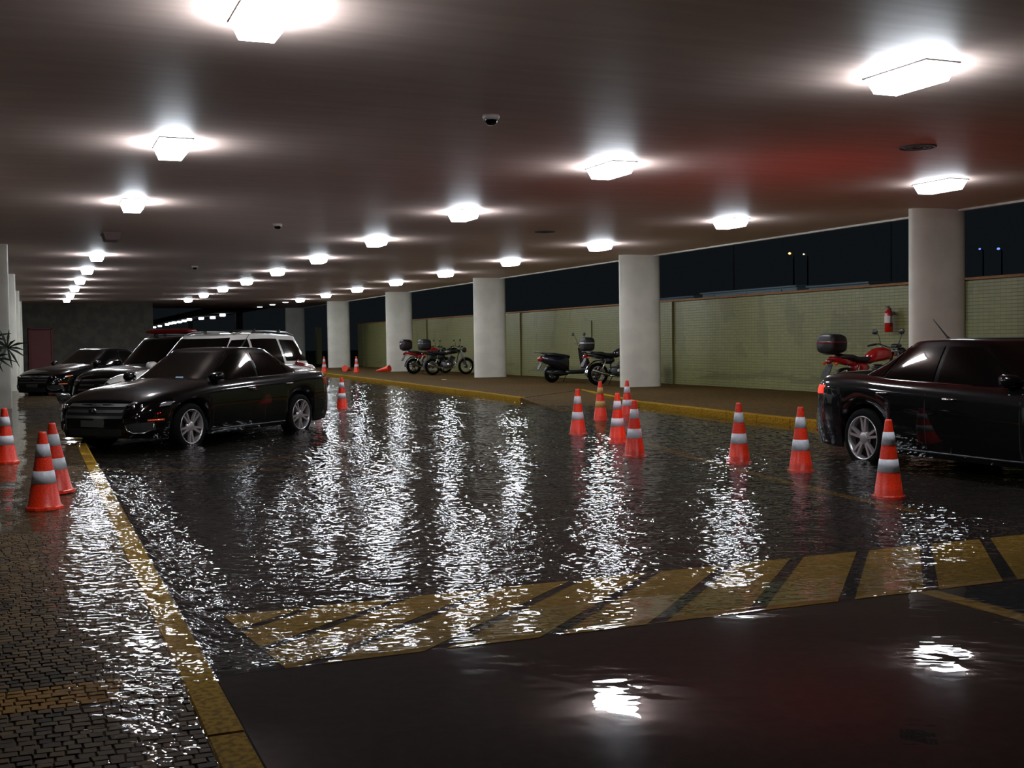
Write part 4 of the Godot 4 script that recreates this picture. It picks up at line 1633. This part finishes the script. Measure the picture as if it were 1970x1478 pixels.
func make_scooter(at: Vector3, turn: float) -> void:
	var t := thing("motor_scooter", "dark step-through motor scooter with red tail lamp beside the cruiser", "scooter", at, turn)
	t.scale = Vector3(1.15, 1.15, 1.15)
	cycle_wheel(t, "rear_wheel", Vector3(0, 0.22, 0), 0.22, 0.11, M.black_plastic, false)
	cycle_wheel(t, "front_wheel", Vector3(1.25, 0.22, 0), 0.22, 0.10, M.black_plastic, false)
	var st := body_x([[-0.36, 0.66, 0, 0.03, 0.03], [-0.30, 0.64, 0, 0.10, 0.08], [-0.10, 0.60, 0, 0.15, 0.13], [0.20, 0.53, 0, 0.17, 0.18], [0.40, 0.50, 0, 0.16, 0.22], [0.47, 0.48, 0, 0.10, 0.20]], 2.8, 22)
	commit(st, "rear_body", M.navy, t)
	st = body_x([[-0.22, 0.76, 0, 0.06, 0.02], [-0.18, 0.76, 0, 0.12, 0.045], [0.05, 0.745, 0, 0.15, 0.055], [0.32, 0.70, 0, 0.14, 0.06], [0.50, 0.68, 0, 0.08, 0.04]], 2.6, 18)
	commit(st, "seat", M.seat, t)
	st = S()
	for z in [-0.10, 0.10]:
		tube(st, [Vector3(-0.10, 0.74, z), Vector3(-0.28, 0.80, z), Vector3(-0.50, 0.83, z * 0.7)], 0.014, 8)
	tube(st, [Vector3(-0.50, 0.83, -0.07), Vector3(-0.50, 0.83, 0.07)], 0.014, 8)
	commit(st, "grab_rail", M.steel, t)
	st = body_x([[-0.40, 0.63, 0, 0.04, 0.03], [-0.38, 0.63, 0, 0.085, 0.055], [-0.29, 0.64, 0, 0.095, 0.06]], 2.6, 16)
	commit(st, "tail_lamp", M.red_lens, t)
	st = body_x([[0.36, 0.27, 0, 0.13, 0.05], [0.45, 0.27, 0, 0.17, 0.055], [0.85, 0.27, 0, 0.17, 0.055], [0.95, 0.30, 0, 0.14, 0.07]], 3.4, 20)
	commit(st, "footboard", M.black_plastic, t)
	st = body_x([[0.0, 0.25, -0.03, 0.10, 0.07], [0.2, 0.26, -0.03, 0.12, 0.10], [0.45, 0.26, -0.02, 0.09, 0.07]], 2.6, 16)
	commit(st, "engine", M.black_plastic, t)
	# leg shield: tall curved panel
	var g := []
	for j in 9:
		var u := j / 8.0
		var row := []
		for k in 9:
			var q := lerpf(-1.0, 1.0, k / 8.0)
			row.append(Vector3(lerpf(1.02, 0.92, u) - 0.05 * q * q, lerpf(0.28, 0.92, u), q * lerpf(0.16, 0.21, sin(u * PI * 0.8))))
		g.append(row)
	st = S()
	sheet(st, g, Vector3(0.05, 0, 0))
	commit(st, "leg_shield", M.navy, t)
	st = body_x([[0.82, 1.0, 0, 0.08, 0.04], [0.88, 1.0, 0, 0.14, 0.07], [1.00, 0.97, 0, 0.12, 0.08], [1.06, 0.95, 0, 0.05, 0.04]], 2.4, 18)
	var hd := commit(st, "head_cowl", M.navy, t)
	st = S()
	tube(st, [Vector3(0.84, 1.03, -0.34), Vector3(0.90, 1.02, -0.10), Vector3(0.90, 1.02, 0.10), Vector3(0.84, 1.03, 0.34)], 0.014, 8)
	var hb := commit(st, "handlebar", M.black_plastic, t)
	for z in [-1.0, 1.0]:
		st = S()
		tube(st, [Vector3(0.88, 1.04, z * 0.22), Vector3(0.84, 1.20, z * 0.28), Vector3(0.82, 1.26, z * 0.32)], 0.007, 6)
		commit(st, "mirror_stem", M.black_plastic, hb)
		st = body_x([[0.785, 1.29, z * 0.35, 0.07, 0.042], [0.795, 1.29, z * 0.35, 0.078, 0.05], [0.82, 1.29, z * 0.35, 0.045, 0.03]], 2.4, 16)
		commit(st, "mirror", M.black_plastic, t)
	st = S()
	tube(st, [Vector3(0.93, 0.95, 0), Vector3(1.12, 0.45, 0), Vector3(1.25, 0.22, 0.0)], [0.03, 0.03, 0.025], 10)
	commit(st, "fork", M.black_plastic, t)
	for cx in [1.25, 0.0]:
		var gg := []
		for i in 11:
			var q := lerpf(0.4, 2.7 if cx > 0.5 else 3.0, i / 10.0)
			var row := []
			for k in 5:
				var u := lerpf(-1.0, 1.0, k / 4.0)
				var r2 := 0.262 - 0.02 * u * u
				row.append(Vector3(cx + r2 * cos(q), 0.22 + r2 * sin(q), u * 0.065))
			gg.append(row)
		st = S()
		sheet(st, gg, Vector3(0, -0.005, 0))
		commit(st, "mudguard", M.black_plastic, t)
	st = S(true)
	box(st, Vector3(-0.36, 0.44, 0), Vector3(0.02, 0.22, 0.16), 0.005, Basis(Vector3.BACK, -0.5))
	commit(st, "plate_holder", M.black_plastic, t)
	st = S()
	tube(st, [Vector3(0.35, 0.22, 0.12), Vector3(0.05, 0.24, 0.17), Vector3(-0.22, 0.30, 0.17)], [0.02, 0.045, 0.04], 10)
	commit(st, "exhaust", M.black_plastic, t)
	st = S()
	tube(st, [Vector3(0.48, 0.22, -0.10), Vector3(0.42, 0.012, -0.20)], 0.011, 8)
	commit(st, "side_stand", M.black_plastic, t)

func make_motorcycles() -> void:
	var bx := Vector3(0.40, 0.42, 0.42)
	make_motorcycle("red tanked motorcycle with black top box, half hidden behind the dark green one", Vector3(14.45, WALK, -45.6), 0.05, M.red_paint, M.red_paint, false, bx, M.black_plastic)
	make_motorcycle("dark green motorcycle with chrome wheels and black top box in front of the red one", Vector3(14.50, WALK, -43.3), 0.02, M.green_black, M.black_plastic, true, bx, M.black_plastic)
	make_scooter(Vector3(14.75, WALK, -32.5), 0.0)
	make_motorcycle("black cruiser motorcycle with chrome rear mudguard and small white banded box, half behind the pillar", Vector3(14.82, WALK, -29.5), 0.0, M.navy, M.navy, true, Vector3(0.31, 0.37, 0.32), M.chrome)
	make_motorcycle("red and white motorcycle with black top box behind the right saloon", Vector3(13.85, WALK, -17.4), 0.06, M.red_paint, M.red_paint, false, Vector3(0.36, 0.34, 0.42), M.black_plastic)

# ---------------------------------------------------------------- traffic cones
func cone_parts(worn: bool, flat_hi: float) -> Array:
	var h := 0.72
	var r0 := 0.128
	var r1 := 0.030
	var rad := func(y: float) -> float: return lerpf(r0, r1, (y - 0.035) / (h - 0.035))
	var st := S()
	lathe(st, [Vector2(r0 + 0.012, 0.030), Vector2(r0, 0.045), Vector2(rad.call(0.3), 0.3), Vector2(r1 + 0.002, h - 0.02), Vector2(r1, h - 0.006), Vector2(r1 - 0.006, h), Vector2(r1 - 0.012, h - 0.002), Vector2(0.001, h - 0.02)], 28)
	st.generate_normals()
	var body := st.commit()
	body.surface_set_material(0, M.cone)
	st = S(true)
	lathe(st, [Vector2(0.001, 0.0), Vector2(0.150, 0.0), Vector2(0.154, 0.006), Vector2(0.152, 0.028), Vector2(0.140, 0.036), Vector2(0.10, 0.036)], 10)
	st.generate_normals()
	var base := st.commit()
	base.surface_set_material(0, M.cone)
	var bands := []
	for q in [[0.49, 0.608], [0.245, 0.362]]:
		st = S()
		lathe(st, [Vector2(rad.call(q[0]), q[0]), Vector2(rad.call(q[0]) + 0.0025, q[0] + 0.001), Vector2(rad.call(q[1]) + 0.0025, q[1] - 0.001), Vector2(rad.call(q[1]), q[1])], 28)
		st.generate_normals()
		var m := st.commit()
		m.surface_set_material(0, M.band_worn if worn else M.band)
		bands.append(m)
	return [body, base, bands[0], bands[1]]

func make_cones() -> void:
	var good := cone_parts(false, 0.0)
	var bad := cone_parts(true, 0.0)
	var list := [
		[7.17, 8.41, ROAD, 0.0, false, "orange cone standing nearest the wheel of the right saloon, two silver bands"],
		[7.74, 10.49, ROAD, 0.0, false, "orange cone in the water just ahead of the right saloon's bumper"],
		[7.64, 11.54, ROAD, 0.0, false, "orange cone standing alone between the group of five and the one by the saloon's bumper"],
		[6.96, 12.85, ROAD, 0.0, false, "frontmost orange cone of the group of five below the large pillar"],
		[7.69, 14.70, ROAD, 0.0, false, "orange cone of the group of five touching the frontmost one in outline"],
		[10.21, 19.12, ROAD, 0.0, false, "orange cone of the group of five standing against the kerb and pillar foot"],
		[9.60, 19.02, ROAD, 0.0, true, "orange cone with worn yellowish bands in front of the cruiser's rear wheel"],
		[7.84, 16.32, ROAD, 0.0, false, "orange cone of the group of five standing apart, below the scooter"],
		[6.40, 25.58, ROAD, 0.0, false, "small looking orange cone in the glittering water behind the left saloon's boot"],
		[6.00, 26.30, ROAD, 0.0, false, "orange cone half hidden by the boot of the left black saloon"],
		[12.1, 51.5, WALK, 0.0, false, "distant orange cone on the kerb beside the white estate car's tail"],
		[13.25, 50.2, WALK, 0.0, false, "distant orange cone standing on the pavement between two far pillars"],
		[0.05, 10.26, TABLE, 0.0, false, "orange cone on the setts with grubby bands, in front of the leaning one"],
		[0.17, 11.3, TABLE, 0.055, false, "slightly leaning orange cone on the setts next to the kerb spill"],
		[-0.33, 14.6, TABLE, 0.0, false, "orange cone on the setts at the foot of the left pillar"]]
	for c in list:
		var parts: Array = bad if c[4] else good
		var t := thing("traffic_cone", c[5], "traffic cone", Vector3(c[0], c[2] + (0.006 if c[3] != 0.0 else 0.0), -c[1]), rng.randf_range(0.0, 1.5), "orange traffic cones")
		if c[2] == TABLE:
			t.scale = Vector3(1.0, 0.89, 1.0)
		if c[3] != 0.0:
			t.rotation = Vector3(0.0, 0.0, c[3])
		again(parts[0], "cone_body", t, Transform3D())
		again(parts[1], "base", t, Transform3D())
		again(parts[2], "reflective_band", t, Transform3D())
		again(parts[3], "reflective_band", t, Transform3D())
	# two toppled ones by the far pillars
	for q in [[12.9, 50.9, "toppled orange cone lying against the foot of a far pillar", 0.9], [14.3, 48.6, "toppled orange cone lying on the pavement beyond the far pillar, base towards the wall", 2.2]]:
		var t := thing("fallen_cone", q[2], "traffic cone", Vector3(q[0], WALK + 0.18, -q[1]), 0.0, "orange traffic cones")
		t.transform = Transform3D(Basis(Vector3.UP, q[3]) * Basis(Vector3.BACK, -PI / 2 - 0.14) * Basis(Vector3.UP, 0.0), t.position)
		again(good[0], "cone_body", t, Transform3D())
		again(good[1], "base", t, Transform3D())

# ---------------------------------------------------------------- small things
func make_small_things() -> void:
	# dome cameras
	for z in [-34.3, -22.1, -11.0]:
		var t := thing("dome_camera", "white ceiling dome camera, %s from the end wall, between the lamp rows" % ORD[used.get("dome_camera", -1) + 1], "camera", Vector3(4.35, CEIL, z), 0.0, "ceiling dome cameras")
		var st := S()
		lathe(st, [Vector2(0.001, -0.001), Vector2(0.085, -0.001), Vector2(0.088, -0.02), Vector2(0.078, -0.045), Vector2(0.066, -0.05)], 28)
		commit(st, "housing", M.pale_plastic, t)
		st = S()
		var pr := []
		for k in 9:
			var a := PI / 2 * k / 8.0
			pr.append(Vector2(maxf(0.001, 0.066 * cos(a)), -0.048 - 0.055 * sin(a)))
		lathe(st, pr, 28)
		commit(st, "dome", M.glass, t)
	for z in [-11.2, -22.3]:
		var t := thing("ceiling_grille", "flat round dark ceiling grille, %s" % ["closer to the red and white motorcycle", "closer to the scooter"][used.get("ceiling_grille", -1) + 1], "vent", Vector3(10.0, CEIL, z), 0.0, "round ceiling grilles")
		for r in [0.22, 0.16, 0.10]:
			var st := S()
			lathe(st, [Vector2(r, -0.001), Vector2(r, -0.014), Vector2(r - 0.035, -0.014), Vector2(r - 0.035, -0.001)], 32)
			commit(st, "ring", M.dark_wall, t)
	# small recessed lights at the far end
	for z in [-62.8, -66.5, -70.5]:
		var t := thing("downlight", "tiny bright downlight, %s of three towards the far ceiling edge" % ORD[used.get("downlight", -1) + 1], "ceiling lamp", Vector3(12.7, CEIL, z), 0.0, "downlights at the far edge")
		var st := S()
		lathe(st, [Vector2(0.001, -0.03), Vector2(0.14, -0.03), Vector2(0.16, -0.001)], 20)
		commit(st, "diffuser", M.lamp_small, t)
	# extinguisher on the tiled wall
	var e := thing("fire_extinguisher", "red fire extinguisher with white label hung on the tiled wall", "extinguisher", Vector3(16.85, 1.56, -19.75))
	var st := S()
	lathe(st, [Vector2(0.001, 0.0), Vector2(0.07, 0.0), Vector2(0.088, 0.02), Vector2(0.09, 0.38), Vector2(0.075, 0.44), Vector2(0.035, 0.475), Vector2(0.03, 0.50)], 24)
	commit(st, "cylinder", M.extinguisher, e)
	st = S()
	lathe(st, [Vector2(0.092, 0.20), Vector2(0.0925, 0.34), Vector2(0.09, 0.345)], 24)
	commit(st, "label_band", M.label, e)
	st = S(true)
	box(st, Vector3(0, 0.52, 0), Vector3(0.05, 0.05, 0.05), 0.008)
	box(st, Vector3(-0.05, 0.555, 0.03), Vector3(0.13, 0.018, 0.025), 0.004)
	box(st, Vector3(-0.05, 0.515, 0.03), Vector3(0.11, 0.014, 0.022), 0.004)
	commit(st, "valve", M.chrome, e)
	st = S()
	tube(st, [Vector3(0, 0.52, 0.02), Vector3(-0.03, 0.50, 0.10), Vector3(-0.04, 0.36, 0.12), Vector3(-0.04, 0.12, 0.11)], 0.012, 8)
	commit(st, "hose", M.rubber, e)
	st = S(true)
	box(st, Vector3(0.115, 0.40, 0), Vector3(0.05, 0.06, 0.04), 0.004)
	commit(st, "bracket", M.steel, e)
	# inspection plate in the tiled wall
	st = S(true)
	box(st, Vector3(16.975, 1.75, -34.6), Vector3(0.03, 0.75, 0.75), 0.004)
	var ip := commit(st, "inspection_panel", mat(Color(0.45, 0.44, 0.275), 0.5))
	tag(ip, "square tiled inspection panel set in the wall above the scooter", "panel")
	# dark red door in the end wall
	st = S(true)
	box(st, Vector3(0.35, 1.2, -63.97), Vector3(1.0, 2.4, 0.05), 0.01)
	var dr := struct(st, "door_1", M.dark_red)
	for q in [[-0.54, 1.25, 0.08, 2.5], [0.54, 1.25, 0.08, 2.5], [0.0, 2.46, 1.16, 0.08]]:
		st = S(true)
		box(st, Vector3(0.35 + q[0], q[1], -63.94), Vector3(q[2], q[3], 0.08), 0.01)
		commit(st, "door_frame", M.dark_red, dr)
	# palm in a pot on the left pavement, mostly outside the frame
	var p := thing("potted_palm", "dark fan palm whose leaves reach in front of the left pillars", "plant", Vector3(-0.98, TABLE, -22.0))
	st = S()
	lathe(st, [Vector2(0.001, 0.0), Vector2(0.17, 0.0), Vector2(0.23, 0.42), Vector2(0.25, 0.44), Vector2(0.24, 0.48), Vector2(0.21, 0.46), Vector2(0.20, 0.42), Vector2(0.001, 0.42)], 24)
	commit(st, "pot", M.pot, p)
	for s in 4:
		var base := Vector3(rng.randf_range(-0.06, 0.06), 0.42, rng.randf_range(-0.06, 0.06))
		var top := Vector3([0.56, 0.36, 0.30, -0.45][s], [1.34, 1.16, 1.50, 1.2][s], [0.05, 0.12, -0.2, -0.15][s])
		st = S()
		tube(st, [base, base.lerp(top, 0.5) + Vector3(0, 0.08, 0), top], [0.018, 0.013, 0.008], 7)
		var stem := commit(st, "stem", M.leaf, p)
		for k in 13:
			var a := TAU * k / 13.0 + rng.randf_range(-0.1, 0.1)
			var d := Vector3(cos(a), 0.9 * sin(a), 0.5 * sin(a * 2.0 + s)).normalized()
			var L := rng.randf_range(0.24, 0.40)
			var sd := d.cross(Vector3(0.2, 0.3, 1)).normalized() * 0.022
			var nn := d.cross(sd).normalized() * 0.004
			var droop := Vector3(0, -0.05, 0)
			st = S(true)
			var m1 := top + d * L * 0.5
			var e1 := top + d * L + droop
			loft(st, [[top - sd * 0.3, top + nn, top + sd * 0.3, top - nn], [m1 - sd, m1 + nn, m1 + sd, m1 - nn], [e1 - sd * 0.15, e1 + nn * 0.3, e1 + sd * 0.15, e1 - nn * 0.3]])
			commit(st, "leaf", M.leaf, stem)
	# scrap of paper on the right pavement
	st = S(true)
	box(st, Vector3(13.0, WALK + 0.012, -37.6), Vector3(0.16, 0.02, 0.09), 0.006, Basis(Vector3.UP, 0.4))
	var pa := commit(st, "paper_scrap", M.label)
	tag(pa, "small white scrap of paper lying on the right pavement", "litter")

# ---------------------------------------------------------------- outside
func make_distance() -> void:
	# ground beyond the wall
	struct(slab(17.3, 220.0, 60.0, -260.0, -0.5, -0.05), "ground_outside", M.concrete_dark)
	struct(slab(-60.0, 17.2, -64.4, -260.0, -0.5, -0.02), "ground_far", M.concrete_dark)
	# low sheds whose roofs show above the tiled wall
	for q in [[-36.5, -33.6, 2.93], [-33.2, -27.95, 3.0], [-27.5, -24.8, 2.94]]:
		var l: float = q[1] - q[0]
		var t := thing("shed", "low grey-blue sheet clad shed behind the tiled wall, %s from the end" % ORD[used.get("shed", -1) + 1], "shed", Vector3(21.4, -0.05, (q[0] + q[1]) / 2), 0.0, "sheds behind the tiled wall")
		var st := S(true)
		box(st, Vector3(0, q[2] / 2, 0), Vector3(1.7, q[2], l - 0.1), 0.02)
		commit(st, "body", M.sheet_roof, t)
		st = S(true)
		box(st, Vector3(0, q[2] + 0.03, 0), Vector3(1.84, 0.05, l), 0.01, Basis(Vector3.BACK, 0.01))
		commit(st, "roof", M.sheet_roof, t)
		for k in 3:
			st = S(true)
			box(st, Vector3(-0.865, q[2] / 2, lerpf(-l * 0.35, l * 0.35, k / 2.0)), Vector3(0.03, q[2] - 0.1, 0.05), 0.005)
			commit(st, "cladding_rib", M.sheet_roof, t)
	# street lamps: one sodium orange, one white, two bluish ones to the right
	street_lamp(Vector3(57.4, 0, -78.6), 8.40, Color(1.0, 0.62, 0.28), 5.0, 0.10, "far street lamp with orange glow above the tiled wall")
	street_lamp(Vector3(60.5, 0, -80.9), 8.55, Color(1.0, 0.86, 0.62), 4.0, 0.065, "far street lamp with small pale glow next to the orange one")
	street_lamp(Vector3(75.9, 0, -77.0), 8.95, Color(0.45, 0.62, 1.0), 0.5, 0.10, "far bluish lamp right of the nearest pillar, the fainter of two")
	street_lamp(Vector3(77.4, 0, -76.4), 8.95, Color(0.45, 0.62, 1.0), 0.6, 0.13, "far bluish lamp beyond the tiled wall, brighter of two")
	for q in [[39.5, -60.1, 8.2, "thin pale mast beyond the wall near the second pillar"], [52.0, -60.7, 10.5, "tall thin pale mast beyond the wall beside the nearest pillar"]]:
		var p := thing("mast", q[3], "pole", Vector3(q[0], -0.05, q[1]), 0.0, "masts beyond the wall")
		var st := S()
		tube(st, [Vector3(0, 0, 0), Vector3(0, q[2], 0)], [0.07, 0.04], 10)
		commit(st, "shaft", M.fascia, p)
		st = S()
		lathe(st, [Vector2(0.001, 0.06), Vector2(0.18, 0.05), Vector2(0.2, 0.0)], 16)
		commit(st, "foot", M.concrete_dark, p)
	# lamps of the next canopy, far beyond the end wall
	var can := thing("far_canopy", "dark canopy edge beyond the end of the car park", "canopy", Vector3(13.7, 0, -120.0))
	var sc := S(true)
	box(sc, Vector3(0, 4.2, 0), Vector3(2.4, 0.5, 84.0), 0.05)
	commit(sc, "slab", M.concrete_dark, can)
	for x in [0.9]:
		for z in [-30.0, 0.0, 30.0]:
			var st := S(true)
			box(st, Vector3(x, 1.97, z), Vector3(0.5, 3.96, 0.5), 0.03)
			commit(st, "post", M.concrete_dark, can)
	var px := [[286, 631], [299, 629], [310, 627], [324, 624], [331, 622], [338, 621], [348, 620], [357, 618], [367, 616], [390, 614], [412, 613], [431, 609]]
	for i in px.size():
		var u := float(i) / (px.size() - 1)
		var d := [150.0, 143, 136, 126, 120, 117, 114, 109, 104, 100, 98, 90][i] as float
		var az := atan2(px[i][0] - 985.0, 2227.2) + 0.3914
		var r := d / cos(atan2(px[i][0] - 985.0, 2227.2))
		var o := thing("far_lamp", "small white lamp, %s of the slanting row beyond the end wall, counted from its corner" % ORD[i], "lamp", Vector3(r * sin(az), 3.93, -r * cos(az)), 0.0, "lamps under the far canopy")
		var st := S(true)
		box(st, Vector3(0, -0.10, 0), Vector3(0.42, 0.20, 0.30), 0.03)
		commit(st, "diffuser", M.lamp_small, o)

func street_lamp(at: Vector3, h: float, c: Color, energy: float, r: float, label: String) -> void:
	var t := thing("street_lamp", label, "street lamp", at)
	var st := S()
	tube(st, [Vector3.ZERO, Vector3(0, h - 0.3, 0), Vector3(-0.3, h, 0.0)], [0.09, 0.06, 0.04], 8)
	commit(st, "pole", M.concrete_dark, t)
	st = S()
	var pr := []
	for k in 9:
		var a := -PI / 2 + PI * k / 8.0
		pr.append(Vector2(maxf(0.001, r * cos(a)), h - 0.1 + r * sin(a) * 0.8))
	lathe(st, pr, 16, Transform3D(Basis(), Vector3(-0.4, 0, 0)))
	commit(st, "bulb", glow(c, energy), t)
